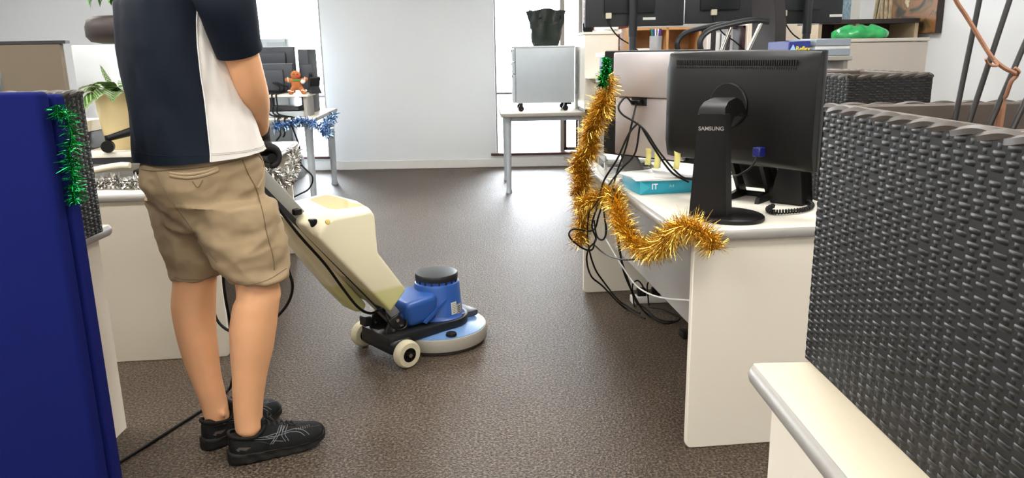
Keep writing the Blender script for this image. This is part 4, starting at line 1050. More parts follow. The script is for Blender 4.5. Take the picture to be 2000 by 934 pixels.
MB().prism([(-.06, 0), (.06, 0), (.045, .13), (.01, .165), (-.03, .16)], -.05, .05, 0, Matrix(((1, 0, 0, 0), (0, 0, 1, 0), (0, 1, 0, 0), (0, 0, 0, 1))), .008, 2).build('phone_body', black_pl, ph2, True, 40, True)
cp = [atZ(x, y, .731) for x, y in ((1510, 402), (1500, 408), (1508, 414), (1540, 413), (1572, 409), (1586, 402), (1580, 395), (1566, 393))]
P_ = spline(cp, 40); hel = []
for i, p in enumerate(P_):
    a = i*.95; q0 = P_[max(i-1, 0)]; q1 = P_[min(i+1, len(P_)-1)]; t_ = Vector(q1-q0).normalized(); u = Vector((0, 0, 1)); w_ = t_.cross(u).normalized()
    hel.append(Vector(p)+u*math.sin(a)*.006+w_*math.cos(a)*.006)
tag(MB().tube(hel, .0032, 6).build('coiled_lead', cable_mat, None), 'black coiled handset lead curled on the white desk', 'cable')

# ================================================================ UNDER THE DESK
ps = empty('power_board', (.60, 3.68, 0), 4, 'white power board with black plugs on the carpet under the desk', 'power board')
MB().rbox(0, .34, 0, .06, 0, .035, .005, 2).build('board', white_pl, ps)
for k in range(4):
    pg = MB().rbox(.03+k*.075, .075+k*.075, .012, .048, .034, .075, .006, 2).build('plug', cable_mat, ps)
    if k < 2: MB().tube(spline([(.052+k*.075, .0, .05), (.045+k*.075, -.03, .10), (.02+k*.075, -.02, .13), (.0+k*.075, .0, .10), (.0+k*.075, -.025, .03), (.0+k*.072, -.05, .005)], 6), .004, 6).build('plug_lead', cable_mat, pg)
ad = tag(MB().rbox(-.06, .06, -.03, .03, 0, .032, .006, 2).build('power_adapter', black_pl, None), 'black power adapter brick on the carpet under the desk', 'adapter'); ad.location = (.80, 3.22, 0); ad.rotation_euler = (0, 0, .2)
CG = 'black cables hanging behind the right desk'
def pw(lst):
    out = []
    for e in lst:
        x, y, k = e
        out.append(atZ(x, y, float(k[1:])) if isinstance(k, str) else atY(x, y, k))
    return out
drops = [
    [(1236, 196, 2.95), (1222, 190, 2.9), (1208, 208, 2.86), (1216, 224, 2.85), (1242, 240, 2.84), (1262, 258, 2.82), (1290, 300, 2.8), (1330, 344, 2.78), (1362, 352, 2.80)],
    [(1240, 202, 2.95), (1236, 232, 2.87), (1222, 290, 2.88), (1204, 340, 2.95), (1196, 385, 2.80), (1202, 440, 2.80), (1212, 500, 2.96), (1226, 545, 3.05), (1246, 595, 'z.012'), (1290, 625, 'z.012'), (1325, 628, 'z.012')],
    [(1246, 240, 2.84), (1228, 262, 2.84), (1206, 310, 2.86), (1180, 352, 2.9), (1168, 390, 2.9), (1150, 420, 3.0), (1148, 470, 3.1), (1160, 520, 3.2), (1180, 552, 3.3), (1212, 590, 'z.015'), (1250, 612, 'z.015')],
    [(1250, 244, 2.84), (1240, 300, 2.85), (1214, 330, 2.9), (1188, 365, 2.92), (1170, 420, 2.95), (1158, 450, 3.0), (1120, 448, 3.05), (1112, 462, 3.05), (1136, 484, 3.05), (1156, 488, 3.05), (1162, 470, 3.0)],
    [(1254, 250, 2.84), (1274, 284, 2.82), (1310, 335, 2.80), (1345, 356, 2.80)],
    [(1190, 370, 2.9), (1180, 410, 2.93), (1184, 450, 2.93), (1178, 468, 2.93), (1166, 462, 2.95), (1160, 430, 2.96)],
    [(1160, 478, 3.0), (1180, 495, 2.9), (1208, 506, 2.7), (1240, 507, 2.6), (1280, 500, 2.50), (1315, 484, 2.44), (1337, 470, 2.40)],
    [(1199, 368, 2.82), (1202, 420, 2.82), (1210, 480, 2.86), (1218, 530, 2.94), (1240, 580, 3.06), (1262, 612, 'z.018'), (1300, 632, 'z.018'), (1328, 622, 'z.018'), (1300, 606, 'z.018'), (1268, 600, 'z.018')],
    [(1168, 400, 2.95), (1156, 440, 3.05), (1164, 468, 3.06), (1150, 486, 3.07), (1146, 510, 3.10), (1155, 540, 3.2), (1178, 560, 3.3), (1218, 600, 'z.016'), (1260, 622, 'z.016')],
]
CL = ['black cable arching from the silver monitor plug to the stand column', 'black cable dropping from the silver monitor down to the carpet', 'black cable following the desk edge then down to the carpet',
      'black cable making a wide loop out past the gold garland', 'short black cable crossing over the turquoise paper ream', 'black cable hanging in a short loop below the desk edge',
      'thin black cable sagging under the desk to its near corner', 'black cable coiled on the carpet in front of the power board', 'black cable hugging the far end panel down to the carpet']
for i, d in enumerate(drops):
    pts_ = pw(d)
    if i < 2: pts_[0] = PLUG+mc2*0+np.array([-.012+.018*i, 0, -.002])      # leaves the plug
    world_tube('monitor_cable', pts_, .0038 if i != 6 else .003, cable_mat, CL[i], 'cable', CG)
world_tube('white_lead', pw([(1184, 468, 2.92), (1198, 492, 2.87), (1215, 520, 2.82), (1245, 560, 2.76), (1285, 580, 2.66), (1345, 587, 2.45), (1372, 590, 2.262)]), .003, white_pl, 'thin white lead crossing below the desk to the end panel')

# ================================================================ TINSEL
def tinsel(name, paths, rad, n_per_m, mat, label, lw=.0016, curl=.5, cat='tinsel', wide=False):
    V = []; Fc = []
    r_ = empty(name, tuple(paths[0][0]), 0, label, cat)
    o0 = np.array(paths[0][0], float)
    core = MB()
    for pts in paths:
        P_ = np.array(spline(pts, 10)); core.tube([Vector(p-o0) for p in P_], .003, 5)
        seg = np.linalg.norm(np.diff(P_, axis=0), axis=1); tot = seg.sum(); n = int(tot*n_per_m); cum = np.concatenate([[0], np.cumsum(seg)])
        t = rng.uniform(0, tot, n)
        C_ = np.stack([np.interp(t, cum, P_[:, k]) for k in range(3)], 1)
        idx = np.clip(np.searchsorted(cum, t)-1, 0, len(seg)-1); tg = np.diff(P_, axis=0)[idx]; tg /= np.linalg.norm(tg, axis=1)[:, None]
        d = rng.normal(size=(n, 3)); d -= tg*(d*tg).sum(1)[:, None]*.75; d /= np.linalg.norm(d, axis=1)[:, None]
        ln = rad*rng.uniform(.55, 1.08, n)
        sd = np.cross(d, rng.normal(size=(n, 3))); sd /= np.linalg.norm(sd, axis=1)[:, None]
        bend = rng.normal(size=(n, 3))*curl*rad*.35; bend[:, 2] -= rad*.12
        w = (lw*rng.uniform(.7, 1.3, n))[:, None]
        a0 = C_+sd*w*.5; a1 = C_-sd*w*.5; m = C_+d*(ln*.55)[:, None]+bend*.3
        tw = sd*.7+rng.normal(size=(n, 3))*.4; tw /= np.linalg.norm(tw, axis=1)[:, None]
        b0_ = m+tw*w*(1.0 if wide else .5); b1_ = m-tw*w*(1.0 if wide else .5); e0 = C_+d*ln[:, None]+bend; 
        e1 = e0-tw*w*(.8 if wide else .4)
        k0 = len(V)*0+sum(len(x) for x in V)
        blk = np.stack([a0, a1, b1_, b0_, e0, e1], 1).reshape(-1, 3)-o0; V.append(blk)
        for i in range(n):
            q = k0+i*6; Fc.append((q, q+1, q+2, q+3)); Fc.append((q+3, q+2, q+5, q+4))
    core.build('core', mat, r_)
    me = bpy.data.meshes.new('strands'); me.from_pydata(np.concatenate(V).tolist(), [], Fc); me.materials.append(mat)
    o_ = bpy.data.objects.new('strands', me); COL.objects.link(o_); o_.parent = r_; o_['kind'] = 'stuff'
    return r_
def foil(name, rgb, rough=.22): return M(name, rgb, rough, metal=1.)
gold_m = foil('gold_foil', (228, 190, 88), .16); green_m = foil('green_foil', (24, 150, 70)); silver_f = foil('silver_foil', (200, 198, 194)); blue_f = foil('blue_foil', (165, 192, 225))
tinsel('gold_tinsel', [pw([(1190, 146, 2.94), (1184, 180, 2.96), (1172, 215, 3.0), (1158, 250, 3.04), (1152, 285, 3.06), (1134, 325, 3.08), (1132, 360, 3.08), (1142, 400, 3.05), (1136, 440, 3.08), (1131, 478, 3.1)]),
                       pw([(1182, 190, 2.95), (1166, 232, 3.0), (1146, 268, 3.04), (1160, 292, 3.04), (1124, 318, 3.08), (1146, 345, 3.06), (1126, 385, 3.06)]),
                       pw([(1128, 398, 3.04), (1150, 392, 2.98), (1172, 384, 2.93), (1192, 374, 2.88), (1204, 392, 2.80), (1212, 430, 2.70), (1232, 466, 2.60), (1262, 486, 2.50), (1292, 478, 2.38), (1312, 455, 2.28), (1338, 440, 2.21), (1364, 446, 2.185), (1384, 462, 2.165), (1396, 488, 2.155)])],
       .052, 9500, gold_m, 'long gold tinsel garland looped along the edge of the monitor desk')
tinsel('green_tinsel', [pw([(1186, 112, 2.90), (1184, 130, 2.90), (1178, 150, 2.91), (1176, 168, 2.92)])], .024, 3000, green_m, 'short green tinsel tied above the gold garland', wide=True, lw=.003)
tinsel('green_tinsel', [pw([(108, 205, 1.86), (118, 225, 1.865), (128, 215, 1.875), (135, 245, 1.875), (140, 265, 1.88), (136, 300, 1.88), (142, 330, 1.88), (143, 365, 1.88), (147, 400, 1.88)])], .030, 2600, green_m, 'green tinsel draped on the blue screen beside the woven planter', lw=.0018)
tinsel('silver_tinsel', [pw([(186, 362, 3.17), (205, 356, 3.17), (235, 357, 3.16), (270, 358, 3.15), (330, 360, 3.14), (400, 352, 3.14), (470, 345, 3.14), (515, 338, 3.16)]) + pw([(534, 335, 3.2), (552, 356, 3.35), (566, 344, 3.55), (573, 318, 3.75), (578, 294, 3.98)])],
       .030, 2300, silver_f, 'silver leafy tinsel along the edge of the desk behind the man', wide=True, lw=.0042, curl=.8)
tinsel('blue_tinsel', [pw([(535, 246, 6.34), (560, 242, 6.34), (590, 236, 6.34), (615, 242, 6.34), (632, 258, 6.34), (640, 262, 6.36), (637, 240, 6.6), (648, 232, 6.75), (654, 222, 6.8)])], .045, 1500, blue_f, 'blue tinsel along the edge of the far window table', wide=True, lw=.006, curl=.8)
# ================================================================ NEAR PLANTER: canes and a vine
cane_m = M('black_cane', (24, 21, 20), .5); vine_m = M('dry_vine', (150, 106, 80), .7, var=.15, vscale=60)
cg = 'black canes in the large planter'
for i, (x0, y0, x1, y1) in enumerate(((1867, 224, 1913, 0), (1898, 224, 1972, 0), (1942, 224, 2003, 82), (1992, 221, 2040, 120))):
    Y0 = 1.165-.012*i; a = atY(x0, y0, Y0); bb = atY(x1, y1, Y0+.02); dv = (bb-a)/np.linalg.norm(bb-a)
    lo_ = a-dv*.135; hi_ = a+dv*(.55)
    tag(MB().cyl(Vector(lo_), Vector(hi_), .0042, .0036, n=10).build('plant_cane', cane_m, None), 'thin black cane leaning in the large woven planter', 'cane', cg)
vp = [atY(x, y, Y) for x, y, Y in ((1952, 262, 1.145), (1955, 218, 1.145), (1966, 185, 1.140), (1975, 160, 1.135), (1985, 148, 1.135), (1976, 140, 1.135), (1962, 133, 1.140), (1940, 115, 1.145), (1918, 82, 1.155), (1900, 52, 1.160), (1885, 28, 1.165), (1868, 2, 1.165), (1850, -40, 1.165))]
vp[0] = np.array([vp[1][0], vp[1][1], 1.0])
vn = empty('dry_vine', tuple(vp[0]), 0, 'thin dry brown vine stem twisting round the canes in the planter', 'vine')
MB().tube([Vector(p-vp[0]) for p in spline(vp, 8)], [.006]*10+[.0032]*(len(spline(vp, 8))-10), 7).build('stem', vine_m, vn)
MB().tube([Vector(np.array(p)-vp[0]) for p in spline([vp[7], atY(1948, 128, 1.135), atY(1932, 126, 1.13), atY(1925, 115, 1.125)], 5)], .002, 6).build('tendril', vine_m, vn)
MB().tube([Vector(np.array(p)-vp[0]) for p in spline([vp[4], atY(1990, 140, 1.125), atY(1982, 132, 1.125)], 5)], .0025, 6).build('tendril', vine_m, vn)
# ================================================================ RIGHT WALL: pictures
pic = empty('painting', (XR-.045, 5.86, 1.68), 0, 'dark landscape painting with pale drapery hung on the right wall', 'painting')
pm = bpy.data.materials.new('painted_canvas'); pm.use_nodes = True; nt = pm.node_tree; bs = nt.nodes['Principled BSDF']; bs.inputs['Roughness'].default_value = .45
tc = nt.nodes.new('ShaderNodeTexCoord'); wv = nt.nodes.new('ShaderNodeTexNoise'); wv.inputs['Scale'].default_value = 3.2; wv.inputs['Detail'].default_value = 5; wv.inputs['Distortion'].default_value = 1.2
mp = nt.nodes.new('ShaderNodeMapping'); mp.inputs['Scale'].default_value = (1, 1.0, 1.9); nt.links.new(tc.outputs['Object'], mp.inputs[0]); nt.links.new(mp.outputs[0], wv.inputs['Vector'])
rp = nt.nodes.new('ShaderNodeValToRGB'); nt.links.new(wv.outputs['Fac'], rp.inputs[0]); nt.links.new(rp.outputs[0], bs.inputs['Base Color'])
els = rp.color_ramp.elements; els[0].position = .34; els[0].color = (*lin((30, 28, 24)), 1); els[1].position = .70; els[1].color = (*lin((205, 190, 150)), 1)
for p_, c_ in ((.45, (62, 56, 38)), (.52, (120, 92, 50)), (.58, (150, 96, 58)), (.63, (84, 74, 50))):
    e_ = els.new(p_); e_.color = (*lin(c_), 1)
MB().box(0, .042, -.46, .46, -.36, .50).build('canvas', M('canvas_edge', (56, 46, 40), .7), pic, False)
MB().box(-.003, .0005, -.455, .455, -.355, .495).build('painted_face', pm, pic, False)
dr = MB()
for k in range(5):
    y = .43-k*.045; dr.tube(spline([(-.004, y-.03, .45), (-.006, y+.01*math.sin(k), .2), (-.006, y-.02-.03*math.sin(k*2), .0), (-.005, y+.02-.02*k, -.25)], 6), .013, 6)
dr.build('painted_drapery', M('pale_drapery_paint', (176, 164, 136), .5, var=.25, vscale=25), pic)
art = empty('glass_panel_art', (XR-.05, 6.95, 1.72), 0, 'pale blue and gold mottled art panel beside the dark shelf', 'picture')
am = M('mottled_art', (140, 170, 185), .3, var=.5, vscale=30, detail=4)
MB().box(0, .05, -.21, .21, -.36, .42).build('art_face', am, art, False)
for y in (-.26, .215): MB().box(-.01, .05, y, y+.045, -.38, .44).build('art_frame', white_pl, art, False)
hk = empty('wall_hook', tuple(np.array([XR, 5.28, 1.62])), 0, 'small grey wall hook on the white right wall', 'hook')
MB().tube(spline([(-.004, 0, .10), (-.006, 0, .02), (-.02, 0, .0), (-.03, .0, .012)], 5), .005, 6).build('hook', steel_mt, hk); MB().box(-.006, 0, -.03, .03, -.012, -.002).build('plate', steel_mt, hk, False)
# green glass dish on the low cupboard
gd = empty('glass_dish', (1.845, 4.16, 1.282), 3, 'lumpy green glass dish on the grey beige low cupboard', 'dish')
rows = []
for i in range(13):
    t = i/12; z = .068*t; rr = math.sin(PI*(.30+.62*t))**.55
    row = []
    for j in range(48):
        a = 2*PI*j/48; k = 1+.05*math.sin(7*a+3*t)+.04*math.sin(11*a-4*t)
        row.append(Vector((.148*rr*k*math.cos(a), .085*rr*k*math.sin(a), z+.005*math.sin(6*a)*t)))
    rows.append(row)
inn = [[Vector((v.x*.86, v.y*.82, v.z-.001-.02*k)) for v in rows[-1]] for k in range(3)]
gg = M('green_glass', (70, 205, 120), .12, spec=.6, var=.25, vscale=18); gg.node_tree.nodes['Principled BSDF'].inputs['Transmission Weight'].default_value = .55
MB().loft(rows+inn).build('dish', gg, gd, True, 60)
# ================================================================ BACK DESK with three monitors on poles and a chair lifted onto it
bd = empty('office_desk', (.62, 4.05, 0), 1, 'white desk further back under the pole mounted monitors', 'desk')
MB().rbox(0, .84, 0, .95, .69, .72, .004, 2).build('desktop', white_lam, bd)
for x in (.02, .795): MB().rbox(x, x+.025, .03, .92, 0, .69, .003, 1).build('end_panel', panel_lam, bd)
MB().box(.045, .795, .60, .62, .25, .69).build('modesty_panel', grey_lam, bd, False)
bd2 = empty('office_desk', (1.605, 4.47, 0), 2, 'white desk behind the grey beige low cupboard', 'desk')
MB().rbox(0, .8, 0, .7, .69, .72, .004, 2).build('desktop', white_lam, bd2)
for x in (.02, .755): MB().rbox(x, x+.025, .03, .68, 0, .69, .003, 1).build('end_panel', panel_lam, bd2)
mon_g = 'pole mounted monitors over the back desk'
slate = M('slate_plastic', (46, 48, 51), .45, var=.03); slate2 = M('slate_plastic_dark', (27, 30, 34), .4)
beige_pl = M('beige_plug', (210, 202, 180), .5)
def back_monitor(x0, x1, zb, Y, label, mat, plug, small):
    w = (x1-x0)/2; r = empty('computer_monitor', ((x0+x1)/2, Y, zb), 0, label, 'monitor')
    MB().rbox(-w, w, 0, .035, 0, .36, .006, 2).build('casing', mat, r)
    MB().box(-w+.012, w-.012, .034, .036, .012, .35).build('screen', M('screen_glass_c', (10, 11, 13), .12), r, False)
    MB().rbox(-w*.62, w*.40, -.022, .0, .075, .33, .006, 2).build('rear_box', slate2, r)
    MB().rbox(plug-.017, plug+.017, -.03, -.004, .045, .078, .003, 1).build('video_plug', beige_pl, r)
    MB().tube(spline([(plug, -.018, .048), (plug+.01, -.03, .0), (plug+.06, -.02, -.06), (plug+.14, .0, -.11), (plug+.22, .03, -.17)], 6), .004, 6).build('video_lead', cable_mat, r)
    if small: MB().box(small, small+.075, -.002, .0, .035, .05).build('label_sticker', white_pl, r, False)
    return r
back_monitor(.455, 1.04, 1.381, 4.72, 'dark grey monitor on a pole nearest the white cupboard', slate, -.155, .05)
back_monitor(1.05, 1.505, 1.391, 4.74, 'dark grey monitor behind the raised office chair', slate, -.06, 0)
back_monitor(1.525, 2.0, 1.381, 4.77, 'black monitor on a pole in front of the dark shelf', slate2, -.12, .16)
for x, Y, hh, lab in ((.730, 4.665, 1.05, 'dark grey monitor pole behind the silver backed monitor'), (1.765, 4.70, 1.1, 'black monitor pole above the grey beige low cupboard')):
    r = empty('monitor_pole', (x, Y, .72), 0, lab, 'pole')
    MB().cyl((0, 0, .0), (0, 0, hh), .022, n=18).build('pole', slate, r); MB().cyl((0, 0, .60), (0, 0, hh), .026, n=18).build('sleeve', slate2, r)
    MB().lathe([(0, 0), (.07, 0), (.07, .012), (0, .014)], 24).build('base', slate2, r)
    if x > 1: r.location.z = .72
# office chair on the back desk: faces left, two loop arms
oc = empty('office_chair', (1.155, 4.32, .72), 0, 'black office chair with loop arms lifted onto the back desk', 'chair')
for k in range(5):
    a = 2*PI*k/5+.3
    MB().tube([(0, 0, .09), (.12*math.cos(a), .12*math.sin(a), .075), (.22*math.cos(a), .22*math.sin(a), .058)], [.024, .018, .013], 8).build('base_arm', black_pl, oc)
    MB().cyl((.22*math.cos(a)-.012*math.sin(a), .22*math.sin(a)+.012*math.cos(a), .026), (.22*math.cos(a)+.012*math.sin(a), .22*math.sin(a)-.012*math.cos(a), .026), .026, n=14).build('caster', black_pl, oc)
MB().cyl((0, 0, .08), (0, 0, .42), .022, n=14).build('gas_lift', black_gl, oc)
MB().rbox(-.22, .20, -.22, .22, .41, .47, .03, 3).build('seat', M('black_chair_fabric', (30, 29, 30), .9), oc)
bkr = []
for k in range(9):
    t = k/8; z = .36+.55*t; x = .215+.03*math.sin(t*3)-.03*t+.03
    bkr.append([Vector((x-.03, -.21+.03*t, z)), Vector((x-.03, .21-.03*t, z)), Vector((x+.03, .20-.03*t, z)), Vector((x+.03, -.20+.03*t, z))])
MB().loft(bkr).build('backrest', M('charcoal_chair_back', (44, 41, 42), .8), oc, True, 50)
MB().tube([(0.0, 0, .40), (.16, 0, .36), (.24, 0, .40)], .022, 8).build('back_bracket', black_pl, oc)
for y in (-.27, .27):
    P_ = spline([(-.14, y, .42), (-.165, y, .50), (-.175, y, .565), (-.13, y, .615), (-.02, y, .645), (.09, y, .662), (.17, y, .655)], 6)
    ar = MB().tube(P_, [.0125]*len(P_), 8, flat=1.4).build('armrest', slate2, oc)
    MB().cyl((.135, y, .655), (.05, y*.92, .44), .010, n=12).build('arm_strut', chrome, ar)
    MB().box(-.16, .06, min(y, y*.75), max(y, y*.75), .405, .42).build('arm_bracket', black_pl, ar, False)
# shelving behind: wooden pigeonhole, folders, pens, boxes
sw = empty('storage_shelf', (.975, 6.55, 0), 1, 'light wooden pigeonhole unit behind the monitors', 'shelf unit')
for a in ((0, .02, 0, .35, 0, 1.42), (.33, .35, 0, .35, 0, 1.42), (.60, .62, 0, .35, 0, 1.42), (.02, .60, .33, .35, 0, 1.42)): MB().box(*a).build('shelf_side', wood, sw, False)
for z in (0.05, .40, .75, 1.08, 1.40): MB().box(.02, .60, 0, .33, z, z+.02).build('shelf_board', wood, sw, False)
tn = empty('tin_canister', (1.05, 6.58, 1.10), 0, 'shiny white tin standing in the wooden pigeonhole', 'tin')
MB().rbox(0, .13, 0, .10, 0, .155, .012, 2).build('body', white_pl, tn); MB().box(.03, .10, -.002, .0, .02, .14).build('print', M('tin_print', (140, 120, 110), .3, metal=.5), tn, False)
for k in range(5):
    col_ = [(228, 226, 222), (40, 36, 42), (222, 222, 224), (205, 205, 208), (60, 52, 60)][k]
    fo = tag(MB().rbox(0, .034, 0, .24, 0, .29-.01*k, .004, 1).build('ring_binder', M('binder_%d' % k, col_, .5), None), ['white ring binder at the wooden edge of the folder row', 'black ring binder between two white ones', 'tall white ring binder in the folder row', 'pale grey ring binder in the folder row', 'dark plum ring binder ending the folder row'][k], 'binder')
    fo.location = (1.615+k*.037, 6.45, 1.10); fo.rotation_euler = (0, math.radians(3 if k > 2 else 0), 0)
fs_ = empty('folder_shelf', (1.603, 6.43, 0), 0, 'dark low bookcase carrying the ring binders and a red folder', 'bookcase')
for a in ((0, .30, 0, .30, 1.085, 1.10), (0, .012, 0, .30, 0, 1.085), (.288, .30, 0, .30, 0, 1.085), (.012, .288, .28, .30, .0, 1.085), (0, .32, 0.02, .30, 1.40, 1.42)): MB().box(*a).build('panel', M('dark_plum_board', (60, 34, 42), .6), fs_, False)
MB().box(.302, .32, .02, .30, 0, 1.42).build('panel', M('dark_plum_board_b', (60, 34, 42), .6), fs_, False)
wc = empty('white_cupboard', (1.93, 6.40, 0), 0, 'cream tall cupboard behind the chair arms', 'cupboard'); MB().rbox(0, .42, 0, .4, 0, 1.44, .004, 1).build('body', M('cream_cupboard', (232, 220, 205), .5), wc); MB().rbox(.02, .40, -.014, .0, .02, 1.42, .003, 1).build('door', M('cream_cupboard_door', (232, 220, 205), .5), wc)
wc = empty('white_cupboard', (2.37, 6.30, 0), 0, 'long cream cupboard under the dark shelf by the right wall', 'cupboard'); MB().rbox(0, .32, 0, .45, 0, 1.44, .004, 1).build('body', M('cream_cupboard_b', (235, 226, 214), .5), wc); MB().rbox(.01, .31, -.014, .0, .02, 1.42, .003, 1).build('door', M('cream_cupboard_door_b', (235, 226, 214), .5), wc)
ds = empty('dark_shelf', (2.17, 5.55, 0), 0, 'dark wooden shelf unit with pale framing against the right wall', 'shelf unit')
MB().box(0, .70, 0, .42, 1.395, 1.425).build('shelf_board', M('dark_wood', (44, 34, 32), .5), ds, False)
for x in (0.0, .26, .675): MB().box(x, x+.025, 0.01, .41, 0, 1.395).build('shelf_post', M('pale_wood_post', (186, 168, 140), .6), ds, False)
MB().box(.025, .675, .38, .40, 0, 1.395).build('back_board', M('dark_wood_back', (62, 48, 44), .6), ds, False)
# pens in a cup, blue boxes, trays on the near side
cup = empty('pen_cup', (.80, 4.36, .72), 0, 'clear cup of pens on the back desk', 'pen cup')
MB().lathe([(.03, 0), (.033, .0), (.036, .10), (.033, .10), (.03, .004)], 20).build('cup', M('clear_cup', (225, 225, 228), .2, trans=.6), cup)
pcs = []
bx = empty('pen_stand', (.80, 4.36, .82), 0)
bpy.data.objects.remove(bx)
st_ = empty('desk_organiser', (.765, 4.50, .72), 0, 'dark tall organiser box holding pens above the silver monitor', 'organiser'); MB().rbox(0, .14, 0, .10, 0, .50, .005, 2).build('box', dark_pl, st_)
bpy.data.objects['pen_cup'].location = (.845, 4.55, 1.22)
for k in range(7):
    c_ = [(60, 50, 150), (230, 230, 230), (40, 60, 170), (20, 20, 22), (30, 140, 110), (225, 225, 225), (90, 40, 140)][k]
    a = 2*PI*k/7; q = tag(MB().cyl((0, 0, 0), (.018*math.cos(a), .018*math.sin(a), .135), .0045, n=8).build('pen', M('pen_%d' % k, c_, .4), None), ['violet pen', 'white pen', 'blue pen', 'black pen', 'teal pen', 'white marker', 'purple marker'][k]+' standing in the cup of pens', 'pen'); q.location = (.845+.012*math.cos(a), 4.55+.012*math.sin(a), 1.225)
navy_box = M('navy_box_card', (36, 44, 120), .45)
def carton(name, loc, size, rz, label, txt=None, tri=False):
    r = empty(name, loc, rz, label, 'box'); w, d, h = size
    MB().rbox(0, w, 0, d, 0, h, .003, 1).build('carton', navy_box, r)
    Tf = Matrix(((1, 0, 0, 0), (0, 0, -1, -.0006), (0, 1, 0, 0), (0, 0, 0, 1)))
    if txt: text_obj('lettering', txt, min(h*.62, .034) if len(txt) < 3 else h*.40, M('yellow_print', (235, 215, 40), .5), r, Tf @ Tm((w*.66, h*.5 if h < .2 else h-.022, 0)), .0003, True)
    if tri: MB().add([(w*tri-.02*1, -.0008, h*.25), (w*tri+.02, -.0008, h*.25), (w*tri, -.0008, h*.8)], [(0, 1, 2)]).build('triangle_mark', M('pale_blue_print', (150, 190, 225), .5), r, False)
    return r
# boxes of paper on supports behind the monitors
sp1 = empty('side_shelf', (1.20, 3.40, 0), 6, 'narrow grey shelf stand behind the black monitor', 'shelf'); 
MB().rbox(0, .30, .0, .30, 1.186, 1.206, .003, 1).build('shelf_board', grey_lam, sp1)
for x in (.01, .27):
    MB().box(x, x+.02, .02, .28, 0, 1.186).build('shelf_side', grey_lam, sp1, False)
carton('paper_box', (1.215, 3.43, 1.206), (.10, .21, .065), 6, 'navy paper box with yellow lettering beside the grey letter trays', 'Reflex', .2)
lt = empty('letter_tray', (1.33, 3.43, 1.206), 6, 'stacked blue grey letter trays above the black monitor', 'letter tray')
for z in (0, .042): MB().rbox(0, .165, 0, .25, z, z+.032, .004, 1).build('tray', M('blue_grey_tray_%d' % int(z*100), (128, 138, 146), .4), lt); 
MB().box(.005, .16, .005, .245, .032, .042).build('papers', paper, lt, False)
sp2 = empty('side_shelf', (.30, 3.50, 0), 4, 'slim white shelf stand behind the gold garland', 'shelf')
MB().rbox(.10, .30, .05, .30, 1.13, 1.145, .003, 1).build('shelf_board', dark_pl, sp2)
for x in (.10, .28): MB().box(x, x+.02, .06, .29, 0.72, 1.13).build('shelf_side', dark_pl, sp2, False)
sp2.location = (.33, 3.42, 0)
carton('paper_box', (.44, 3.50, 1.145), (.11, .20, .07), 4, 'navy paper box with a pale triangle above the green tinsel', None, .55)
pp = tag(MB().rbox(-.10, .10, -.07, .07, 0, .02, .002, 1).build('paper_pile', paper, None), 'white papers lying on the navy box with the triangle', 'papers'); pp.location = (.505, 3.60, 1.2155)
carton('paper_box', (1.04, 4.615, .72), (.13, .075, .515), 0, 'tall navy box with yellow print below the chair arm', 'R')
# ================================================================ LEFT: desk top behind the man
ri = empty('desk_riser', (-2.22, 3.50, .72), 5.6, 'white topped riser shelf on the desk behind the man', 'riser')
MB().rbox(0, .86, 0, .62, .085, .108, .004, 2).build('board', white_lam, ri)
MB().box(.01, .85, .008, .03, .055, .085).build('front_rail', dark_pl, ri, False)
for x in (.02, .81): MB().box(x, x+.03, .03, .60, 0, .085).build('foot', dark_pl, ri, False)
gl = empty('paper_trimmer', (-1.86, 3.26, .72), 5.6, 'grey paper trimmer with a cream lever handle', 'paper trimmer')
MB().rbox(-.12, .30, 0, .20, 0, .028, .004, 1).build('base', M('trimmer_grey', (92, 90, 86), .5), gl)
MB().rbox(.20, .29, .09, .17, .028, .050, .008, 2).build('pivot', black_pl, gl)
MB().loft([ring((x, .06, z), .013, .5*w_, 14, 2, Matrix.Rotation(PI/2, 3, 'Y')) for x, z, w_ in ((-.04, .036, .014), (-.01, .046, .022), (.05, .060, .032), (.12, .072, .040), (.17, .078, .042), (.205, .076, .034))]).build('lever', M('cream_lever', (224, 214, 188), .4), gl, True, 60, True)
# plant pot with zebra leaves
pot = empty('potted_plant', (-1.85, 3.745, .829), 0, 'striped leaf plant in a cream pot behind the man', 'potted plant')
MB().lathe([(.0, 0), (.098, 0), (.102, .004), (.128, .255), (.132, .258), (.132, .272), (.124, .272), (.120, .24), (.0, .235)], 44).build('pot', M('cream_pot', (222, 202, 152), .5, var=.02), pot)
leafm = bpy.data.materials.new('zebra_leaf'); leafm.use_nodes = True; nt = leafm.node_tree; bs = nt.nodes['Principled BSDF']; bs.inputs['Roughness'].default_value = .45
uvn = nt.nodes.new('ShaderNodeAttribute'); uvn.attribute_name = 'leafuv'; sx = nt.nodes.new('ShaderNodeSeparateXYZ'); nt.links.new(uvn.outputs['Vector'], sx.inputs[0])
ab = nt.nodes.new('ShaderNodeMath'); ab.operation = 'ABSOLUTE'; nt.links.new(sx.outputs['Y'], ab.inputs[0])
m1 = nt.nodes.new('ShaderNodeMath'); m1.operation = 'MULTIPLY_ADD'; m1.inputs[1].default_value = .18; nt.links.new(ab.outputs[0], m1.inputs[0]); nt.links.new(sx.outputs['X'], m1.inputs[2])
m2_ = nt.nodes.new('ShaderNodeMath'); m2_.operation = 'MULTIPLY'; m2_.inputs[1].default_value = 9; nt.links.new(m1.outputs[0], m2_.inputs[0])
m3 = nt.nodes.new('ShaderNodeMath'); m3.operation = 'FRACT'; nt.links.new(m2_.outputs[0], m3.inputs[0])
m4 = nt.nodes.new('ShaderNodeMath'); m4.operation = 'GREATER_THAN'; m4.inputs[1].default_value = .68; nt.links.new(m3.outputs[0], m4.inputs[0])
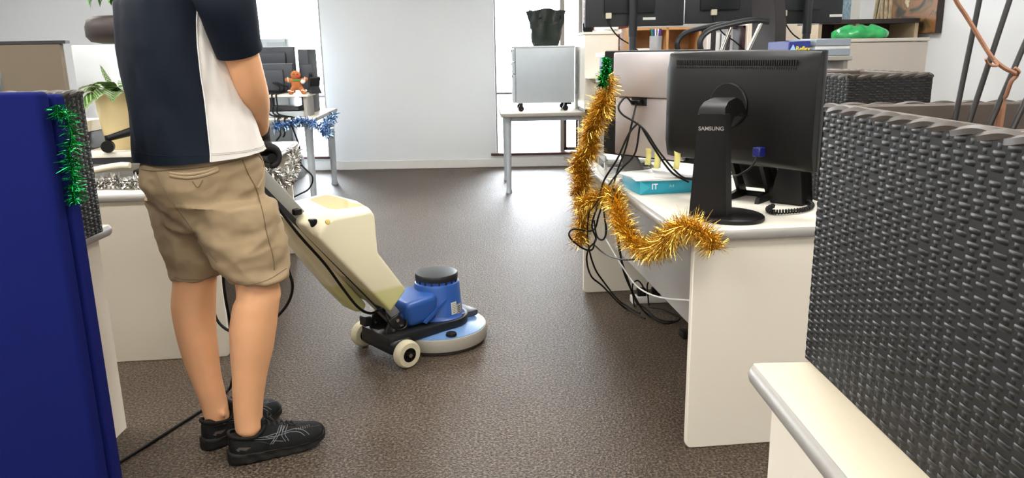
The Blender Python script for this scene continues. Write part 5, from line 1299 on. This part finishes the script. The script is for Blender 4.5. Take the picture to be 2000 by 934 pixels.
mxn = nt.nodes.new('ShaderNodeMix'); mxn.data_type = 'RGBA'; mxn.inputs[6].default_value = (*lin((56, 98, 44)), 1); mxn.inputs[7].default_value = (*lin((168, 186, 116)), 1)
nt.links.new(m4.outputs[0], mxn.inputs[0]); nt.links.new(mxn.outputs[2], bs.inputs['Base Color'])
plain_leaf = M('plain_leaf', (86, 140, 50), .45, var=.2, vscale=20)
def leaf(parent, base, yaw, pitch, ln, wd, droop, mat):
    N = 9; vs = []; fs = []; uv = []
    for i in range(N+1):
        t = i/N; w_ = wd*(math.sin(PI*min(1, t*1.02)**.85)**.8+.02)
        ang = pitch-droop*t; x = ln*sum(math.cos(pitch-droop*k/N) for k in range(i))/N; z = ln*sum(math.sin(pitch-droop*k/N) for k in range(i))/N
        for s_ in (-1, -.5, 0, .5, 1):
            vs.append(Vector((x, s_*w_, z+abs(s_)*w_*.35-.004*math.sin(t*12)*abs(s_)))); uv.append((t, s_, 0))
    for i in range(N):
        for k in range(4): fs.append((i*5+k, i*5+k+1, (i+1)*5+k+1, (i+1)*5+k))
    o_ = MB().add(vs, fs, 0, Tm(base, rz=yaw)).build('leaf', mat, parent, True, 90)
    at = o_.data.attributes.new('leafuv', 'FLOAT_VECTOR', 'POINT'); at.data.foreach_set('vector', [c for u in uv for c in u])
    return o_
for yaw, pit, ln, wd, dr in ((190, .85, .17, .035, 1.6), (215, .55, .20, .045, 1.7), (240, .2, .22, .05, 1.6), (262, .5, .17, .045, 1.4), (285, .45, .20, .05, 1.3), (310, .5, .20, .05, 1.4), (335, .6, .19, .05, 1.2), (170, 1.3, .15, .02, .2), (150, .6, .2, .045, 1.2), (60, .8, .2, .05, 1.0), (100, .7, .2, .05, 1.1), (255, .95, .15, .045, 1.2), (20, .9, .18, .05, 1.0)):
    a = math.radians(yaw); leaf(pot, (.05*math.cos(a), .05*math.sin(a), .25), yaw, pit, ln, wd, dr, leafm)
for k in range(13):
    a = k*2.4; MB().tube([(.02*math.cos(a), .02*math.sin(a), .225), (.05*math.cos(a), .05*math.sin(a), .262)], .004, 6).build('stem', plain_leaf, pot)
MB().lathe([(0, .236), (.121, .236), (.121, .244), (.0, .248)], 24).build('soil', soil, pot)
# office chair standing on the riser, with a leafy plant on its seat
oc2 = empty('office_chair', (-1.585, 3.62, .829), 0, 'black office chair lifted onto the desk behind the man', 'chair')
ub = M('brown_black_vinyl', (44, 34, 32), .5, var=.05)
for k in range(5):
    a = math.radians(199+72*k)
    MB().tube([(0, 0, .125), (.14*math.cos(a), .14*math.sin(a), .10), (.27*math.cos(a), .27*math.sin(a), .066)], [.03, .022, .014], 10).build('base_arm', black_pl, oc2)
    c_ = MB(); u = Vector((-math.sin(a), math.cos(a), 0)); p = Vector((.275*math.cos(a), .275*math.sin(a), .029))
    for s_ in (-1, 1): c_.cyl(p+u*s_*.006, p+u*s_*.024, .029, .027, 18)
    c_.cyl(p+Vector((0, 0, .02)), p+Vector((0, 0, .05)), .010, n=10); c_.build('caster', black_pl, oc2)
MB().cyl((0, 0, .11), (0, 0, .47), .024, n=16).build('gas_lift', black_gl, oc2)
rows = []
for t, z in ((.78, .485), (.93, .492), (1.0, .515), (1.0, .555), (.96, .585), (.86, .60), (.5, .604)): rows.append(ring((-.03, 0, z), .245*t, .235*t, 40, 3.4))
MB().loft(rows).build('seat', ub, oc2, True, 60)
MB().rbox(-.12, .10, -.09, .09, .465, .487, .006, 1).build('seat_plate', black_pl, oc2)
bkr = []
for k in range(9):
    t = k/8; z = .66+.50*t; x = .25+.02*math.sin(t*3)
    bkr.append([Vector((x-.03, -.20+.02*t, z)), Vector((x-.03, .20-.02*t, z)), Vector((x+.03, .19-.02*t, z)), Vector((x+.03, -.19+.02*t, z))])
MB().loft(bkr).build('backrest', ub, oc2, True, 50); MB().tube([(.05, 0, .475), (.24, 0, .48), (.285, 0, .60), (.29, 0, .8)], .018, 8).build('back_bracket', black_pl, oc2)
pl2 = empty('potted_plant', (-1.655, 3.58, 1.434), 0, 'light green leafy plant standing on the raised chair seat', 'potted plant')
MB().lathe([(0, 0), (.07, 0), (.085, .13), (.09, .13), (.09, .14), (.0, .135)], 28).build('pot', M('dark_pot', (60, 48, 42), .6), pl2)
for k in range(30):
    a = k*2.399; r_ = .05+.03*(k % 3); leaf(pl2, (r_*math.cos(a)*.8, r_*math.sin(a)*.8, .13+.02*(k % 4)), math.degrees(a), .55-.05*(k % 5), .13+.02*(k % 3), .026, 1.9, plain_leaf)
for k in range(10):
    a = math.radians(150+k*16); leaf(pl2, (.075*math.cos(a), .075*math.sin(a), .12), 150+k*16, .25, .15+.015*(k % 3), .028, 1.9, plain_leaf)
# papers and black box left of the pot
fb = empty('document_box', (-2.16, 3.60, .829), 5, 'black document box with a white label beside the cream pot', 'box')
MB().rbox(0, .17, 0, .24, 0, .085, .004, 1).build('body', black_pl, fb); MB().box(.09, .14, -.001, .0, .03, .062).build('label_card', paper, fb, False)
pq_ = tag(MB().rbox(-.09, .09, -.12, .12, 0, .05, .002, 1).build('paper_pile', paper, None), 'pile of papers on the black document box', 'papers'); pq_.location = (-2.085, 3.73, .9145)
# black monitor at the left edge of the view, white board behind it
ml = empty('computer_monitor', (-2.52, 3.55, .72), 8, 'black monitor standing left of the beige screen', 'monitor')
MB().rbox(-.30, .20, -.02, .03, .22, .60, .006, 2).build('casing', black_pl, ml); MB().cyl((-.05, .02, .01), (-.05, .02, .3), .025, n=14).build('stand', black_pl, ml); MB().lathe([(0, 0), (.12, 0), (.12, .012), (0, .016)], 30, 0, Tm((-.05, .02, 0))).build('stand_base', black_pl, ml)
dl = empty('office_desk', (-2.86, 3.25, 0), 5.6, 'white desk under the black monitor left of the beige screen', 'desk')
MB().rbox(0, .58, 0, .80, .69, .72, .004, 1).build('desktop', white_lam, dl)
for x in (.02, .535): MB().box(x, x+.025, .03, .77, 0, .69).build('end_panel', panel_lam, dl, False)
wb = empty('leaning_board', (-2.84, 4.15, .0), 8, 'white board edge standing between the black monitor and the beige screen', 'board'); MB().rbox(-.12, .02, 0, .03, 0, 1.28, .004, 1).build('board', white_pl, wb); MB().box(.005, .018, -.003, .0, .95, 1.20).build('black_edge', black_pl, wb, False)
# ================================================================ FAR LEFT TABLE: monitors, gingerbread toy, phone, trays
TZ = .74
def far(px_, py_, Y): return atY(px_, py_, Y)
rs = empty('desk_riser', (-2.28, 6.48, TZ), 3.5, 'white riser board on the far window table', 'riser')
MB().rbox(0, .60, 0, .36, .17, .19, .004, 1).build('board', white_lam, rs)
for x in (.02, .555): MB().box(x, x+.025, .02, .34, 0, .17).build('foot', grey_lam, rs, False)
kb_ = empty('letter_tray', (-2.23, 6.50, TZ), 3.5, 'grey flat tray under the far white riser', 'letter tray'); MB().rbox(.03, .50, .02, .30, 0, .05, .006, 1).build('tray', steel_mt, kb_); MB().rbox(.06, .46, .03, .28, .05, .09, .01, 1).build('cover', dark_pl, kb_)
def fmon(px0, px1, py0, py1, Y, lab, mat):
    a = far(px0, py0, Y); b_ = far(px1, py1, Y); w = (b_[0]-a[0])/2
    r = empty('computer_monitor', ((a[0]+b_[0])/2, Y, TZ), 0, lab, 'monitor'); z0, z1 = b_[2]-TZ, a[2]-TZ
    MB().rbox(-w, w, -.02, .025, z0, z1, .006, 2).build('casing', mat, r); MB().rbox(-w*.7, w*.7, -.05, -.018, z0+.06, z1-.05, .01, 2).build('rear_box', mat, r)
    MB().rbox(-.03, .03, -.03, .0, .0, z0+.05, .004, 1).build('stand', mat, r); MB().rbox(-.12, .12, -.10, .08, 0, .015, .006, 1).build('stand_base', mat, r)
fmon(470, 580, 93, 160, 7.22, 'slate grey monitor higher up on the far window table', dark_blue_pl)
fmon(455, 577, 126, 190, 6.93, 'slate grey monitor in front on the far window table', dark_blue_pl)
a = far(590, 96, 7.0)
nm = empty('computer_tower', (a[0]-.05, 7.02, TZ), 0, 'narrow dark tower unit beside the far monitors', 'computer'); MB().rbox(0, .095, 0, .30, .0, a[2]-TZ, .01, 2).build('case', dark_blue_pl, nm); MB().rbox(.02, .13, -.02, .03, .18, a[2]-TZ-.13, .01, 2).build('front_panel', dark_blue_pl, nm)
fc = empty('grey_cabinet', (-2.72, 7.78, 0), 0, 'pale grey cabinet standing behind the far monitors', 'cabinet'); MB().rbox(0, .53, 0, .35, 0, 1.41, .006, 2).build('body', steel_mt, fc); MB().rbox(.36, .52, -.015, 0, .05, 1.38, .003, 1).build('door', steel_mt, fc)
# gingerbread toy
gb = empty('gingerbread_toy', tuple(far(583, 203, 6.56)*np.array([1, 1, 0])+np.array([0, 0, TZ+.19])), 14, 'brown gingerbread man plush toy with white icing trim', 'toy')
brn = M('brown_plush', (176, 104, 58), .95, var=.1, bump=.4, bscale=200); icing = M('white_icing_felt', (240, 236, 228), .8)
g = MB(); g.sphere((0, 0, .085), (.045, .028, .052), 18, 12); g.sphere((-.004, -.004, .158), (.042, .030, .038), 18, 12)
for s_ in (-1, 1):
    g.tube([(s_*.02, 0, .06), (s_*.042, -.006, .03), (s_*.052, -.012, .012)], [.024, .022, .02], 12); g.tube([(s_*.03, 0, .105), (s_*.06, -.004, .118), (s_*.076, -.006, .122)], [.02, .019, .017], 12)
    g.sphere((s_*.054, -.014, .018), .021, 12, 10); g.sphere((s_*.078, -.006, .122), .018, 12, 10)
obj_from(remesh(g, .004, 5), 'body', brn, gb)
for s_ in (-1, 1):
    MB().tube([(s_*.054+.022*math.cos(t), -.022+.012*math.sin(t), .030+.006*math.sin(t*2)) for t in np.linspace(0, 2*PI, 18)[:-1]], .0035, 6, closed=True).build('icing_trim', icing, gb)
    MB().tube([(s_*.068, -.006+.019*math.cos(t), .121+.019*math.sin(t)) for t in np.linspace(0, 2*PI, 16)[:-1]], .0035, 6, closed=True).build('icing_trim', icing, gb)
    MB().sphere((s_*.014-.004, -.033, .166), .0045, 8, 6).build('eye', black_gl, gb)
MB().sphere((.014, -.032, .146), (.013, .008, .011), 10, 8).build('red_nose', M('red_felt', (190, 40, 44), .8), gb)
MB().box(-.035, .045, -.031, -.024, .112, .122).build('green_scarf', M('green_felt', (60, 140, 60), .8), gb, False)
MB().sphere((.050, -.03, .104), (.018, .012, .018), 10, 8).build('white_pompom', icing, gb)
a = far(614, 200, 6.6); fp = empty('desk_phone', (a[0], 6.66, TZ+.19), 30, 'dark grey desk phone at the end of the far white riser', 'telephone')
MB().rbox(-.045, .045, -.05, .05, -.012, .012, .005, 1, 0, Tm((0, 0, .095), rx=-58)).build('phone_body', dark_pl, fp); MB().rbox(-.05, -.02, -.075, .075, .0, .03, .008, 2, 0, Tm((0, -.005, .10), rx=-58)).build('handset', dark_pl, fp); MB().prism([(-.06, 0), (.06, 0), (.02, .07)], -.04, .04, 0, Matrix(((0, 0, 1, 0), (1, 0, 0, 0), (0, 1, 0, 0), (0, 0, 0, 1)))).build('stand', dark_pl, fp, False)
for i, (x_r, x_t, tail) in enumerate(((545, 557, [(556, 262), (553, 268)]), (553, 570, [(584, 285), (588, 320), (610, 345), (604, 368), (584, 380), (556, 394), (530, 412)]), (537, 544, [(548, 262), (540, 275)]))):
    # from the monitor's rear, over the riser board, down its front, over the table edge
    X0 = far(x_r, 180, 6.7)[0]; X1 = far(x_t, 240, 6.36)[0]
    yr = 6.48+(X0+2.28)*.0612; yt = 6.38+(X1+1.615)*.0612
    pts = [(min(X0, far(543, 180, 6.88)[0])-.02*i, 6.885, 1.02), (X0, 6.845, .985), (X0, 6.80, .944), (X0, 6.70, .939), (X0, yr+.03, .939), (X0, yr-.004, .937), (X0, yr-.013, .915), (X0+.004, yr-.016, .85), (X0+.008, yr-.022, .775), (X1-.01, yr-.05, .749), (X1, yt+.02, .7485), (X1, yt-.008, .746), (X1, yt-.016, .725), (X1, yt-.017, .69)]
    pts += [tuple(atY(x, y, yt-.03)) for x, y in tail]
    world_tube('monitor_cable', pts, .007, cable_mat, 'black cable hanging off the far window table', 'cable', 'black cables at the far window table')
